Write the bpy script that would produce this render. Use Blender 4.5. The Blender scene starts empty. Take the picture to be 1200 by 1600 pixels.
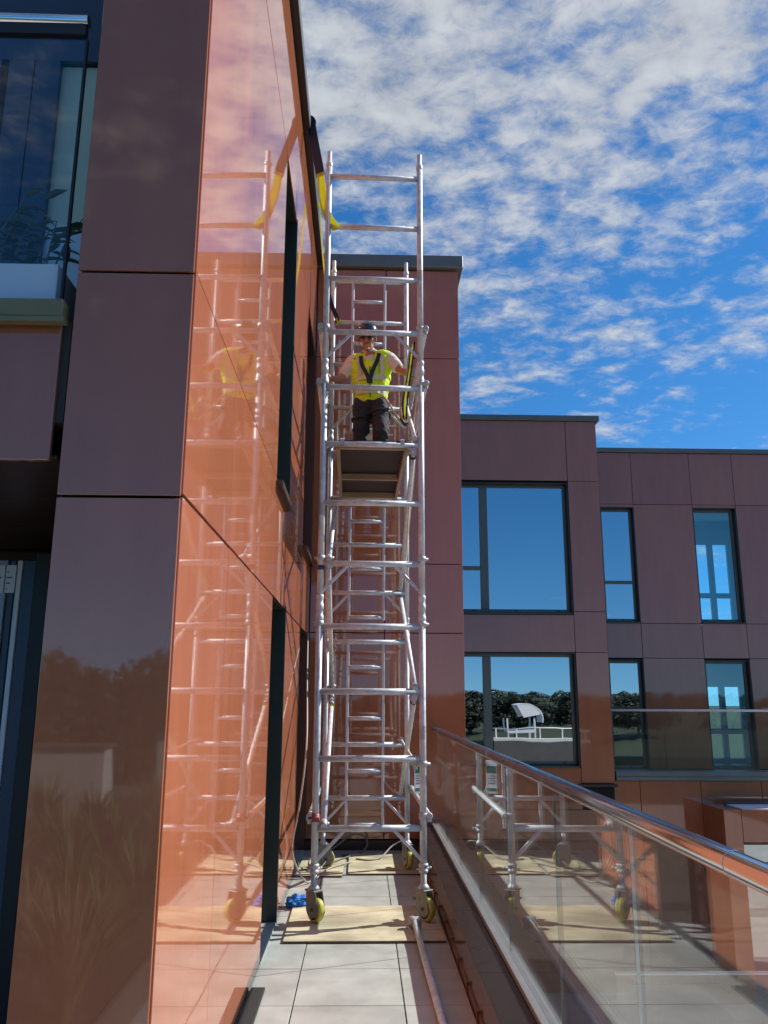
import bpy, bmesh, math, random
from mathutils import Vector, Matrix, noise as mn
random.seed(7)
S = bpy.context.scene
COL = S.collection
R = math.radians

# ------------------------------------------------------------------ camera
PITCH, YAW, ROLL, EYE = 0.2227, 0.0243, 0.0044, 1.618
cam = bpy.data.cameras.new('camera'); cam_o = bpy.data.objects.new('camera', cam); COL.objects.link(cam_o)
fw = Vector((math.sin(YAW)*math.cos(PITCH), math.cos(YAW)*math.cos(PITCH), math.sin(PITCH)))
rt = Vector((math.cos(YAW), -math.sin(YAW), 0)); up = rt.cross(fw)
rt2 = rt*math.cos(ROLL) + up*math.sin(ROLL); up2 = up*math.cos(ROLL) - rt*math.sin(ROLL)
m = Matrix((rt2, up2, -fw)).transposed().to_4x4(); m.translation = Vector((0, 0, EYE))
cam_o.matrix_world = m
cam.sensor_fit = 'VERTICAL'; cam.sensor_height = 36.0; cam.sensor_width = 27.0
cam.lens = 1274.44/1600*36.0
cam.clip_start = 0.05; cam.clip_end = 3000
S.camera = cam_o
S.render.resolution_x, S.render.resolution_y = 768, 1024

# ------------------------------------------------------------------ sun, sky, exposure
SUN_AZ, SUN_EL = 21.0, 39.0            # azimuth from +X towards +Y
sd = Vector((math.cos(R(SUN_AZ))*math.cos(R(SUN_EL)), math.sin(R(SUN_AZ))*math.cos(R(SUN_EL)), math.sin(R(SUN_EL))))
sun = bpy.data.lights.new('sun', 'SUN'); sun.energy = 5.0; sun.angle = R(0.53); sun.color = (1.0, 0.945, 0.87)
sun_o = bpy.data.objects.new('sun', sun); COL.objects.link(sun_o)
sun_o.rotation_euler = sd.to_track_quat('Z', 'Y').to_euler(); sun_o.location = (20, 8, 30)
W = bpy.data.worlds.new('World'); S.world = W; W.use_nodes = True
def world():
    nt = W.node_tree; nt.nodes.clear(); N = nt.nodes.new; L = nt.links.new
    out = N('ShaderNodeOutputWorld'); bg = N('ShaderNodeBackground'); bg.inputs['Strength'].default_value = 0.09
    L(bg.outputs[0], out.inputs[0])
    sky = N('ShaderNodeTexSky'); sky.sky_type = 'NISHITA'; sky.sun_disc = False
    sky.sun_elevation = R(SUN_EL); sky.sun_rotation = R(90-SUN_AZ); sky.altitude = 300; sky.air_density = 1.0; sky.dust_density = 0.1; sky.ozone_density = 3.0
    hs = N('ShaderNodeHueSaturation'); hs.inputs['Saturation'].default_value = 1.17; hs.inputs['Value'].default_value = 1.0
    gr = N('ShaderNodeVectorMath'); gr.operation = 'MULTIPLY'; gr.inputs[1].default_value = (0.86, 1.09, 1.25)
    L(sky.outputs[0], gr.inputs[0]); L(gr.outputs[0], hs.inputs['Color'])
    tc = N('ShaderNodeTexCoord'); sx = N('ShaderNodeSeparateXYZ'); L(tc.outputs['Generated'], sx.inputs[0])
    lift = N('ShaderNodeVectorMath'); lift.operation = 'ADD'; lift.inputs[1].default_value = (0, 0, 0.09); L(tc.outputs['Generated'], lift.inputs[0])
    nrm = N('ShaderNodeVectorMath'); nrm.operation = 'NORMALIZE'; L(lift.outputs[0], nrm.inputs[0]); L(nrm.outputs[0], sky.inputs[0])
    def math_(op, a, b=None, c=None):
        n = N('ShaderNodeMath'); n.operation = op
        for i, v in enumerate((a, b, c)):
            if v is None: continue
            if isinstance(v, (int, float)): n.inputs[i].default_value = v
            else: L(v, n.inputs[i])
        return n.outputs[0]
    z = math_('MAXIMUM', sx.outputs[2], 0.0); zz = math_('ADD', z, 0.10)
    u = math_('DIVIDE', sx.outputs[0], zz); v = math_('DIVIDE', sx.outputs[1], zz)
    cb = N('ShaderNodeCombineXYZ'); L(u, cb.inputs[0]); L(v, cb.inputs[1])
    mp = N('ShaderNodeMapping'); L(cb.outputs[0], mp.inputs[0])
    mp.inputs['Rotation'].default_value = (0, 0, R(35)); mp.inputs['Scale'].default_value = (1.0, 1.0, 1); mp.inputs['Location'].default_value = (3.1, 1.7, 0)
    def noise(scale, det, rough, dist, vec):
        n = N('ShaderNodeTexNoise'); n.inputs['Scale'].default_value = scale; n.inputs['Detail'].default_value = det
        n.inputs['Roughness'].default_value = rough; n.inputs['Distortion'].default_value = dist; L(vec, n.inputs['Vector']); return n.outputs[0]
    big = noise(0.8, 2, .5, .0, mp.outputs[0])
    mid = noise(3.2, 4, .55, .1, mp.outputs[0])
    mp2 = N('ShaderNodeMapping'); L(cb.outputs[0], mp2.inputs[0]); mp2.inputs['Rotation'].default_value = (0, 0, R(20)); mp2.inputs['Scale'].default_value = (1.0, 1.2, 1)
    puff = noise(12.5, 5, .55, .25, mp2.outputs[0])
    fine = noise(34.0, 8, .72, .9, mp2.outputs[0])
    d = math_('ADD', math_('MULTIPLY', big, 0.55), math_('MULTIPLY', mid, 0.70))
    d = math_('ADD', d, math_('MULTIPLY', puff, 0.80))
    d = math_('ADD', d, math_('MULTIPLY', fine, 0.42))
    # the deck thins towards the horizon and towards the sky behind the viewer, which the windows mirror as clear blue
    el = N('ShaderNodeMapRange'); L(z, el.inputs[0]); el.inputs[1].default_value = 0.33; el.inputs[2].default_value = 0.60
    el.inputs[3].default_value = -0.13; el.inputs[4].default_value = 0.14
    d = math_('ADD', d, el.outputs[0])
    bk_ = N('ShaderNodeMapRange'); L(sx.outputs[1], bk_.inputs[0]); bk_.inputs[1].default_value = -0.6; bk_.inputs[2].default_value = 0.35
    bk_.inputs[3].default_value = -0.22; bk_.inputs[4].default_value = 0.0
    d = math_('ADD', d, bk_.outputs[0])
    rp = N('ShaderNodeMapRange'); rp.interpolation_type = 'SMOOTHSTEP'; L(d, rp.inputs[0]); rp.inputs[1].default_value = 1.07; rp.inputs[2].default_value = 1.50
    f = math_('MULTIPLY', rp.outputs[0], 0.86)
    # cloud brightness: thick middles a little greyer
    cr = N('ShaderNodeMapRange'); L(puff, cr.inputs[0]); cr.inputs[1].default_value = .3; cr.inputs[2].default_value = .7; cr.inputs[3].default_value = 4.4; cr.inputs[4].default_value = 6.4
    cc = N('ShaderNodeVectorMath'); cc.operation = 'SCALE'; cc.inputs[0].default_value = (0.96, 0.99, 1.02); L(cr.outputs[0], cc.inputs['Scale'])
    mx = N('ShaderNodeMix'); mx.data_type = 'RGBA'; L(f, mx.inputs['Factor']); L(hs.outputs[0], mx.inputs['A']); L(cc.outputs[0], mx.inputs['B'])
    L(mx.outputs['Result'], bg.inputs['Color'])
world()
vs = S.view_settings; vs.view_transform = 'Standard'; vs.look = 'None'; vs.exposure = 0.30; vs.gamma = 1.0; vs.use_curve_mapping = False
S.render.engine = 'CYCLES'
S.cycles.max_bounces = 14; S.cycles.glossy_bounces = 6; S.cycles.transparent_max_bounces = 24; S.cycles.diffuse_bounces = 4
S.cycles.caustics_reflective = False; S.cycles.caustics_refractive = False

# ------------------------------------------------------------------ materials
def newmat(name):
    mt = bpy.data.materials.new(name); mt.use_nodes = True; return mt, mt.node_tree.nodes, mt.node_tree.links
def pmat(name, col, rough=.5, metal=0., spec=.5, var=0.0, vscale=6.0, bump=0.0, bscale=40.0, rvar=0.0, coat=0.0, ior=None, stretch=None, detail=5, piece=0.0):
    mt, nd, ln = newmat(name); b = nd['Principled BSDF']
    b.inputs['Base Color'].default_value = (*col, 1); b.inputs['Roughness'].default_value = rough; b.inputs['Metallic'].default_value = metal
    b.inputs['Specular IOR Level'].default_value = spec; b.inputs['Coat Weight'].default_value = coat
    if ior: b.inputs['IOR'].default_value = ior
    if var or bump or rvar:
        g = nd.new('ShaderNodeNewGeometry'); mp = nd.new('ShaderNodeMapping'); ln.new(g.outputs['Position'], mp.inputs[0])
        if stretch: mp.inputs['Scale'].default_value = stretch
    if var or rvar:
        n = nd.new('ShaderNodeTexNoise'); n.inputs['Scale'].default_value = vscale; n.inputs['Detail'].default_value = detail; n.inputs['Roughness'].default_value = .62
        ln.new(mp.outputs[0], n.inputs['Vector'])
    if var:
        r = nd.new('ShaderNodeMapRange'); ln.new(n.outputs[0], r.inputs[0]); r.inputs[1].default_value = .28; r.inputs[2].default_value = .72
        r.inputs[3].default_value = 1-var; r.inputs[4].default_value = 1+var
        vm = nd.new('ShaderNodeVectorMath'); vm.operation = 'SCALE'; vm.inputs[0].default_value = col; ln.new(r.outputs[0], vm.inputs['Scale'])
        ln.new(vm.outputs[0], b.inputs['Base Color'])
        if piece:      # slight batch difference from one panel or slab to the next
            oi = nd.new('ShaderNodeObjectInfo'); pr_ = nd.new('ShaderNodeMapRange'); ln.new(oi.outputs['Random'], pr_.inputs[0]); pr_.inputs[3].default_value = 1-piece; pr_.inputs[4].default_value = 1+piece
            v2 = nd.new('ShaderNodeVectorMath'); v2.operation = 'SCALE'; ln.new(vm.outputs[0], v2.inputs[0]); ln.new(pr_.outputs[0], v2.inputs['Scale']); ln.new(v2.outputs[0], b.inputs['Base Color'])
    if rvar:
        r2 = nd.new('ShaderNodeMapRange'); ln.new(n.outputs[0], r2.inputs[0]); r2.inputs[1].default_value = .3; r2.inputs[2].default_value = .7
        r2.inputs[3].default_value = max(.01, rough-rvar); r2.inputs[4].default_value = rough+rvar; ln.new(r2.outputs[0], b.inputs['Roughness'])
    if bump:
        n2 = nd.new('ShaderNodeTexNoise'); n2.inputs['Scale'].default_value = bscale; n2.inputs['Detail'].default_value = 4; ln.new(mp.outputs[0], n2.inputs['Vector'])
        bp = nd.new('ShaderNodeBump'); bp.inputs['Strength'].default_value = bump; bp.inputs['Distance'].default_value = .004; ln.new(n2.outputs[0], bp.inputs['Height'])
        ln.new(bp.outputs[0], b.inputs['Normal'])
    return mt
def glassmat(name, tint, f0, rough=0.0, refl=(1, 1, 1), wave=0.0, dust=0.0):
    """thin pane: clear transmission plus a facing-dependent mirror reflection"""
    mt, nd, ln = newmat(name); nd.remove(nd['Principled BSDF']); out = nd['Material Output']
    lw = nd.new('ShaderNodeLayerWeight'); lw.inputs['Blend'].default_value = .5
    pw = nd.new('ShaderNodeMath'); pw.operation = 'POWER'; ln.new(lw.outputs['Facing'], pw.inputs[0]); pw.inputs[1].default_value = 5
    mr = nd.new('ShaderNodeMapRange'); ln.new(pw.outputs[0], mr.inputs[0]); mr.inputs[3].default_value = f0; mr.inputs[4].default_value = 1.0
    t = nd.new('ShaderNodeBsdfTransparent'); t.inputs[0].default_value = (*tint, 1)
    g = nd.new('ShaderNodeBsdfGlossy'); g.inputs['Roughness'].default_value = rough; g.inputs['Color'].default_value = (*refl, 1)
    if wave:
        geo = nd.new('ShaderNodeNewGeometry'); n = nd.new('ShaderNodeTexNoise'); n.inputs['Scale'].default_value = 1.6; n.inputs['Detail'].default_value = 1
        ln.new(geo.outputs['Position'], n.inputs['Vector']); bp = nd.new('ShaderNodeBump'); bp.inputs['Strength'].default_value = 1; bp.inputs['Distance'].default_value = wave
        ln.new(n.outputs[0], bp.inputs['Height']); ln.new(bp.outputs[0], g.inputs['Normal'])
    mx = nd.new('ShaderNodeMixShader'); ln.new(mr.outputs[0], mx.inputs[0]); ln.new(t.outputs[0], mx.inputs[1]); ln.new(g.outputs[0], mx.inputs[2]); ln.new(mx.outputs[0], out.inputs[0])
    if dust:       # dried rain marks and dust
        geo = nd.new('ShaderNodeNewGeometry'); mp = nd.new('ShaderNodeMapping'); mp.inputs['Scale'].default_value = (3, 3, .8); ln.new(geo.outputs['Position'], mp.inputs[0])
        n = nd.new('ShaderNodeTexNoise'); n.inputs['Scale'].default_value = 4; n.inputs['Detail'].default_value = 9; n.inputs['Roughness'].default_value = .7; ln.new(mp.outputs[0], n.inputs['Vector'])
        m2 = nd.new('ShaderNodeMapRange'); ln.new(n.outputs[0], m2.inputs[0]); m2.inputs[1].default_value = .42; m2.inputs[2].default_value = .75; m2.inputs[3].default_value = dust*.15; m2.inputs[4].default_value = dust
        df = nd.new('ShaderNodeBsdfDiffuse'); df.inputs[0].default_value = (.6, .62, .6, 1); m3 = nd.new('ShaderNodeMixShader')
        ln.new(m2.outputs[0], m3.inputs[0]); ln.new(mx.outputs[0], m3.inputs[1]); ln.new(df.outputs[0], m3.inputs[2]); ln.new(m3.outputs[0], out.inputs[0])
    return mt
def woodmat(name, c1, c2):
    mt, nd, ln = newmat(name); b = nd['Principled BSDF']; b.inputs['Roughness'].default_value = .65
    g = nd.new('ShaderNodeNewGeometry'); mp = nd.new('ShaderNodeMapping'); ln.new(g.outputs['Position'], mp.inputs[0]); mp.inputs['Scale'].default_value = (1.2, 11, 6)
    n = nd.new('ShaderNodeTexNoise'); n.inputs['Scale'].default_value = 2.2; n.inputs['Detail'].default_value = 7; n.inputs['Roughness'].default_value = .6; n.inputs['Distortion'].default_value = .8
    ln.new(mp.outputs[0], n.inputs['Vector'])
    rp = nd.new('ShaderNodeValToRGB'); rp.color_ramp.elements[0].position = .32; rp.color_ramp.elements[0].color = (*c1, 1); rp.color_ramp.elements[1].position = .68; rp.color_ramp.elements[1].color = (*c2, 1)
    ln.new(n.outputs[0], rp.inputs[0])
    n3 = nd.new('ShaderNodeTexNoise'); n3.inputs['Scale'].default_value = 3.0; n3.inputs['Detail'].default_value = 6; ln.new(g.outputs['Position'], n3.inputs['Vector'])
    mr = nd.new('ShaderNodeMapRange'); ln.new(n3.outputs[0], mr.inputs[0]); mr.inputs[1].default_value = .35; mr.inputs[2].default_value = .65; mr.inputs[3].default_value = .62; mr.inputs[4].default_value = 1.08
    vm = nd.new('ShaderNodeVectorMath'); vm.operation = 'SCALE'; ln.new(rp.outputs[0], vm.inputs[0]); ln.new(mr.outputs[0], vm.inputs['Scale']); ln.new(vm.outputs[0], b.inputs['Base Color'])
    return mt
M = {}
M['clad'] = pmat('red brown gloss cladding', (.435, .146, .072), .035, spec=.5, var=.09, vscale=2.0, rvar=.022, bump=.10, bscale=1.4, ior=1.80, piece=.07, stretch=(2.2, 2.2, .45))
M['core'] = pmat('black membrane behind panels', (.012, .011, .011), .9)
M['coping'] = pmat('grey green coping metal', (.17, .18, .165), .42, metal=.3, var=.12, vscale=3)
M['edge'] = pmat('dark red brown edge trim', (.045, .018, .014), .35)
M['frame'] = pmat('bronze grey window frame', (.17, .165, .14), .38, metal=.35, var=.08)
M['jamb'] = pmat('dark green grey reveal lining', (.030, .040, .034), .32, var=.1)
M['jamb2'] = pmat('maroon reveal lining', (.13, .045, .03), .3, var=.08)
M['sill'] = pmat('bronze sill flashing', (.10, .085, .065), .3, metal=.5)
M['doorleaf'] = pmat('dark brown door leaf', (.075, .045, .040), .25, var=.06)
M['wglass'] = glassmat('coated window glass', (.35, .42, .46), .62, wave=.0010, refl=(.90, .97, 1.0))
M['cglass'] = glassmat('clear glass of the open rooms', (.70, .93, .97), .12)
M['dglass'] = glassmat('dark door glass', (.55, .62, .63), .08)
M['bglass'] = glassmat('clear balustrade glass', (.968, .992, .982), .055, dust=.022)
M['rglass'] = glassmat('blue tinted balcony glass', (.96, .98, .995), .040)
M['room'] = pmat('painted room darkness', (.06, .06, .062), .9)  # dark sheet close behind the panes, its colour stands in for unlit rooms
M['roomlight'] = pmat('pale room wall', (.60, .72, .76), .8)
M['whiteframe'] = pmat('pale interior window frame', (.74, .82, .86), .45)
M['alu'] = pmat('scuffed aluminium tube', (.58, .61, .64), .56, metal=.28, var=.24, vscale=16, rvar=.12, bump=.08, bscale=90)
M['aluflat'] = pmat('dull cast aluminium', (.48, .49, .50), .55, metal=.4, var=.2, vscale=30)
M['steel'] = pmat('polished stainless steel', (.72, .72, .73), .13, metal=1.0, rvar=.04)
M['chan'] = pmat('silver glazing channel', (.66, .68, .68), .32, metal=.8, var=.08)
M['parapet'] = pmat('dark brown gloss parapet sheet', (.030, .020, .016), .30, spec=.3, var=.10, vscale=4, rvar=.05)
M['faceglow'] = pmat('brown parapet face with painted floor reflection', (.12, .085, .055), .10, var=.12, vscale=5, rvar=.05)  # lighter brown paints in the bright floor mirrored by the parapet face
M['copper'] = pmat('copper brown skirting', (.20, .095, .055), .35, metal=.3, var=.15)
M['tile'] = pmat('pale grey porcelain paver', (.47, .495, .475), .42, var=.17, vscale=4.0, rvar=.10, bump=.08, bscale=140, piece=.06, detail=10)
M['grout'] = pmat('dark paver gap', (.03, .03, .03), .9)
M['mat'] = pmat('dark rubber threshold', (.028, .030, .030), .7)
M['ply'] = woodmat('pale plywood', (.62, .54, .37), (.80, .74, .54))
M['plyedge'] = pmat('grimy plywood edge', (.10, .070, .045), .8)
M['deck'] = pmat('dark phenolic deck board', (.032, .024, .020), .55, var=.2, vscale=8)
M['tan'] = pmat('tan timber batten', (.36, .28, .20), .6, var=.12)
M['tyre'] = pmat('yellow green castor tyre', (.52, .50, .075), .5, var=.18, vscale=25)
M['castor'] = pmat('worn grey castor housing', (.20, .20, .185), .5, metal=.3, var=.3, vscale=22)
M['castordark'] = pmat('black castor rim', (.03, .03, .03), .5)
M['blackplastic'] = pmat('black plastic', (.018, .018, .02), .45)
M['capblue'] = pmat('dark blue end cap', (.03, .05, .12), .4)
M['sticker'] = pmat('faded grey sticker', (.42, .43, .42), .7, var=.3, vscale=60)
M['red'] = pmat('red brace clip', (.30, .06, .05), .45)
M['yellow'] = pmat('yellow webbing', (.78, .78, .07), .75, var=.1, vscale=40)
def webmat(name, col):
    mt, nd, ln = newmat(name); b = nd['Principled BSDF']; b.inputs['Base Color'].default_value = (*col, 1); b.inputs['Roughness'].default_value = .75
    t = nd.new('ShaderNodeBsdfTranslucent'); t.inputs[0].default_value = (*col, 1); mx = nd.new('ShaderNodeMixShader'); mx.inputs[0].default_value = .45
    ln.new(b.outputs[0], mx.inputs[1]); ln.new(t.outputs[0], mx.inputs[2]); ln.new(mx.outputs[0], nd['Material Output'].inputs[0]); return mt
M['yellow'] = webmat('yellow webbing', (.86, .88, .10))
M['navy'] = pmat('navy webbing sleeve', (.018, .020, .045), .8)
M['rope'] = pmat('pale rope', (.55, .50, .38), .85, var=.2, vscale=60)
M['blue'] = pmat('bright blue cloth', (.025, .24, .72), .75, var=.2, vscale=20)
M['cable'] = pmat('grey cable', (.16, .15, .14), .5)
M['cablew'] = pmat('pale cable', (.42, .38, .34), .5)
M['white'] = pmat('white painted board', (.86, .87, .88), .5, var=.03)
M['green'] = pmat('green print', (.02, .22, .12), .5)
M['ink'] = pmat('black ink', (.02, .02, .02), .6)
M['skin'] = pmat('tanned skin', (.44, .20, .125), .5, var=.1, vscale=20)
M['hair'] = pmat('short dark hair', (.03, .022, .018), .7)
M['eye'] = pmat('dark lens', (.012, .012, .014), .15)
M['vest'] = pmat('fluorescent yellow fabric', (.72, .95, .03), .8, var=.08, vscale=30, bump=.3, bscale=22)
M['reflect'] = pmat('silver reflective tape', (.62, .66, .40), .4, var=.05)
M['shirt'] = pmat('cream polo fabric', (.74, .68, .56), .85, var=.08, bump=.3, bscale=25)
M['trouser'] = pmat('charcoal work trousers', (.030, .031, .036), .85, var=.25, vscale=9, bump=.5, bscale=18)
M['boot'] = pmat('brown leather boot', (.09, .055, .035), .6)
M['helmet'] = pmat('glossy black helmet', (.022, .024, .03), .16, coat=.5)
M['glove'] = pmat('grey glove', (.30, .30, .31), .8)
M['greenpanel'] = pmat('dark green blind', (.05, .13, .10), .5)
M['soffit'] = pmat('dark brown soffit', (.085, .036, .024), .35, var=.08)
M['slab'] = pmat('olive grey slab edge', (.23, .20, .10), .55, var=.1)
M['navyframe'] = pmat('dark navy frame', (.05, .075, .12), .35)
M['paleblue'] = pmat('pale blue grey frame', (.42, .50, .58), .4)
M['curtain'] = pmat('cream blind', (.80, .80, .58), .9)
M['concrete'] = pmat('plain concrete', (.09, .088, .085), .85, var=.12, vscale=2)
M['lower'] = pmat('paved lower terrace', (.44, .41, .37), .7, var=.15, vscale=1.5)
M['ground'] = pmat('grass and earth', (.032, .042, .018), .95, var=.3, vscale=.05)
M['leaf'] = pmat('dark tree foliage', (.018, .028, .015), .7, var=.35, vscale=.6)
M['leaf2'] = pmat('olive tree foliage', (.030, .040, .020), .7, var=.35, vscale=.6)
M['bark'] = pmat('bark', (.10, .075, .055), .9)
M['grass'] = pmat('strappy green leaf', (.11, .15, .05), .55, var=.3, vscale=7)
M['grassdry'] = pmat('tawny grass blade', (.30, .23, .10), .7, var=.3, vscale=7)
M['houseleaf'] = pmat('house plant leaf', (.12, .19, .14), .5, var=.2, vscale=10)
M['soil'] = pmat('soil', (.04, .03, .022), .95)
M['rooftile'] = pmat('far roof', (.20, .10, .075), .8)
M['render'] = pmat('far white wall', (.70, .69, .66), .85)

# ------------------------------------------------------------------ mesh builder
def wloc(o):
    v = Vector((0, 0, 0))
    while o is not None: v += o.location; o = o.parent
    return v
class MB:
    def __init__(s): s.v = []; s.f = []; s.sm = []
    def add(s, vs_, fs, smooth=False):
        b = len(s.v); s.v += [Vector(p) for p in vs_]
        for f in fs: s.f.append([b+i for i in f]); s.sm.append(smooth)
        return s
    def box(s, x0, x1, y0, y1, z0, z1, ch=0.0, M_=None):
        if ch <= 0:
            p = [(x, y, z) for z in (z0, z1) for y in (y0, y1) for x in (x0, x1)]
            f = [(0, 2, 3, 1), (4, 5, 7, 6), (0, 1, 5, 4), (2, 6, 7, 3), (0, 4, 6, 2), (1, 3, 7, 5)]
        else:
            bm = bmesh.new(); bmesh.ops.create_cube(bm, size=1)
            for v in bm.verts: v.co = Vector(((x0+x1)/2+v.co.x*(x1-x0), (y0+y1)/2+v.co.y*(y1-y0), (z0+z1)/2+v.co.z*(z1-z0)))
            bmesh.ops.bevel(bm, geom=bm.edges[:], offset=ch, segments=1, affect='EDGES', clamp_overlap=True)
            bm.verts.index_update(); p = [v.co.copy() for v in bm.verts]; f = [[v.index for v in q.verts] for q in bm.faces]; bm.free()
        if M_ is not None: p = [M_ @ Vector(q) for q in p]
        return s.add(p, f)
    def obox(s, a, b, w, h, ch=0, upv=(0, 0, 1)):
        """bar of section w x h from a to b"""
        a, b = Vector(a), Vector(b); d = (b-a); l = d.length; d.normalize(); u = Vector(upv)
        if abs(d.dot(u)) > .98: u = Vector((0, 1, 0))
        x = d.cross(u).normalized(); z = x.cross(d).normalized()
        Mx = Matrix((x, d, z)).transposed().to_4x4(); Mx.translation = a
        return s.box(-w/2, w/2, 0, l, -h/2, h/2, ch, Mx)
    def tube(s, pts, r, n=12, caps=True, smooth=True):
        pts = [Vector(p) for p in pts]; k = len(pts); rs = r if isinstance(r, (list, tuple)) else [r]*k
        d0 = (pts[1]-pts[0]).normalized(); u = Vector((0, 0, 1)) if abs(d0.z) < .9 else Vector((0, 1, 0)); x = d0.cross(u).normalized()
        vs_, fs = [], []
        for i, p in enumerate(pts):
            d = (pts[min(i+1, k-1)]-pts[max(i-1, 0)])
            d = d.normalized() if d.length > 1e-9 else d0
            x = (x - d*x.dot(d)).normalized(); y = d.cross(x)
            for j in range(n):
                a = 2*math.pi*j/n; vs_.append(p + (x*math.cos(a)+y*math.sin(a))*rs[i])
        for i in range(k-1):
            for j in range(n): fs.append((i*n+j, i*n+(j+1) % n, (i+1)*n+(j+1) % n, (i+1)*n+j))
        b = len(s.v); s.add(vs_, fs, smooth)
        if caps:
            s.f.append([b+j for j in range(n)][::-1]); s.sm.append(False); s.f.append([b+(k-1)*n+j for j in range(n)]); s.sm.append(False)
        return s
    def lathe(s, prof, c, axis, n=20, smooth=True):
        """prof: (t along axis, r)"""
        c = Vector(c); a = Vector(axis).normalized()
        return s.tube([c+a*t for t, _ in prof], [max(r, 1e-4) for _, r in prof], n, True, smooth)
    def ball(s, c, r, n=12, sc=(1, 1, 1), M_=None):
        vs_, fs = [], []; m_ = n//2+1
        for i in range(m_+1):
            t = math.pi*i/m_
            for j in range(n):
                a = 2*math.pi*j/n; p = Vector((math.sin(t)*math.cos(a)*sc[0], math.sin(t)*math.sin(a)*sc[1], math.cos(t)*sc[2]))*r
                if M_ is not None: p = M_ @ p
                vs_.append(p+Vector(c))
        for i in range(m_):
            for j in range(n): fs.append((i*n+j, (i+1)*n+j, (i+1)*n+(j+1) % n, i*n+(j+1) % n))
        return s.add(vs_, fs, True)
    def prism(s, poly, axis, a, b):
        """poly of 2D points extruded along axis ('x','y','z')"""
        n = len(poly)
        def P(p, t):
            return {'x': (t, p[0], p[1]), 'y': (p[0], t, p[1]), 'z': (p[0], p[1], t)}[axis]
        v = [P(p, a) for p in poly]+[P(p, b) for p in poly]
        f = [list(range(n)), list(range(n, 2*n))[::-1]]+[(i, (i+1) % n, n+(i+1) % n, n+i) for i in range(n)]
        return s.add(v, f)
    def ribbon(s, pts, w, side, t=.003):
        pts = [Vector(p) for p in pts]; n = len(pts); vs_ = []; fs = []
        for i, p in enumerate(pts):
            d = (pts[min(i+1, n-1)]-pts[max(i-1, 0)]).normalized(); sv = Vector(side if not isinstance(side, list) else side[i])
            sv = (sv-d*sv.dot(d)).normalized(); nn = d.cross(sv)
            for q in ((-w/2, -t/2), (w/2, -t/2), (w/2, t/2), (-w/2, t/2)): vs_.append(p+sv*q[0]+nn*q[1])
        for i in range(n-1):
            for j in range(4): fs.append((i*4+j, i*4+(j+1) % 4, i*4+4+(j+1) % 4, i*4+4+j))
        fs += [(3, 2, 1, 0), tuple((n-1)*4+j for j in range(4))]
        return s.add(vs_, fs)
    def build(s, name, mat, parent=None, fix=True):
        off = wloc(parent) if parent else Vector((0, 0, 0))
        me = bpy.data.meshes.new(name); me.from_pydata([tuple(v-off) for v in s.v], [], s.f)
        me.polygons.foreach_set('use_smooth', s.sm); me.materials.append(M[mat] if isinstance(mat, str) else mat)
        if fix:
            bm = bmesh.new(); bm.from_mesh(me); bmesh.ops.recalc_face_normals(bm, faces=bm.faces); bm.to_mesh(me); bm.free()
        o = bpy.data.objects.new(name, me); COL.objects.link(o); o.parent = parent
        return o
def tag(o, label, cat, group=None, kind=None):
    if label: o['label'] = label
    if cat: o['category'] = cat
    if group: o['group'] = group
    if kind: o['kind'] = kind
    return o
def thing(name, label, cat, loc=(0, 0, 0), group=None):
    o = bpy.data.objects.new(name, None); COL.objects.link(o); o.location = loc; o.empty_display_size = .2
    return tag(o, label, cat, group)
def rebase(o):
    """move a top-level mesh's origin to the foot of its bounds"""
    me = o.data; xs = [v.co for v in me.vertices]
    c = Vector(((min(p.x for p in xs)+max(p.x for p in xs))/2, (min(p.y for p in xs)+max(p.y for p in xs))/2, min(p.z for p in xs)))
    me.transform(Matrix.Translation(-c)); o.location = c
    return o
def copy_tree(o, loc, parent=None, rotz=None, scale=None):
    c = o.copy(); COL.objects.link(c); c.parent = parent
    if loc is not None: c.location = loc
    if rotz is not None: c.rotation_euler = (0, 0, rotz)
    if scale is not None: c.scale = (scale,)*3
    for ch in o.children: copy_tree(ch, None, c)
    return c
def struct(name, mb, mat): return tag(mb.build(name, mat), None, None, None, 'structure')
def pbox(name, mat, parent, *b, ch=0.0): return MB().box(*b, ch=ch).build(name, mat, parent)

# ================================================================== SETTING: ground and terrace
g = MB(); n = 28; size = 1500
struct('ground', MB().box(-size, size, -size, size, -12.5, -12), 'ground')
# terrace deck: body of the roof terrace with porcelain pavers laid on it
floor = struct('terrace_floor', MB().box(-9, .60, -9.0, 9.40, -.40, -.022).box(.60, .86, -9.0, 9.40, -.40, -.022), 'grout')
XW = -.62
tile_cache = {}
def paver(x0, x1, y0, y1):
    gp = .0035; k = (round(x1-x0, 3), round(y1-y0, 3))
    if k not in tile_cache:
        w, h = k; me_o = MB().box(-w/2+gp, w/2-gp, -h/2+gp, h/2-gp, -.02, 0, ch=.0012).build('paver', 'tile'); tile_cache[k] = me_o.data
        bpy.data.objects.remove(me_o)
    o = bpy.data.objects.new('paver', tile_cache[k]); COL.objects.link(o); o.parent = floor
    o.location = ((x0+x1)/2, (y0+y1)/2, random.uniform(-.0012, .0)); return o
ys = [4.86+.61*i for i in range(-12, 8)]
ys = [y for y in ys if y < 9.30]+[9.40]
for j in range(len(ys)-1):
    for x0, x1 in ((-.96, -.36), (-.36, .24), (.24, .60)):
        if ys[j] > 2.2 and x0 < -.9: x0 = -.96
        paver(x0, x1, ys[j], ys[j+1])
    if ys[j+1] <= 4.9:
        for k in range(1, 5): paver(-.96-.6*k, -.36-.6*k, ys[j], ys[j+1])

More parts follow.
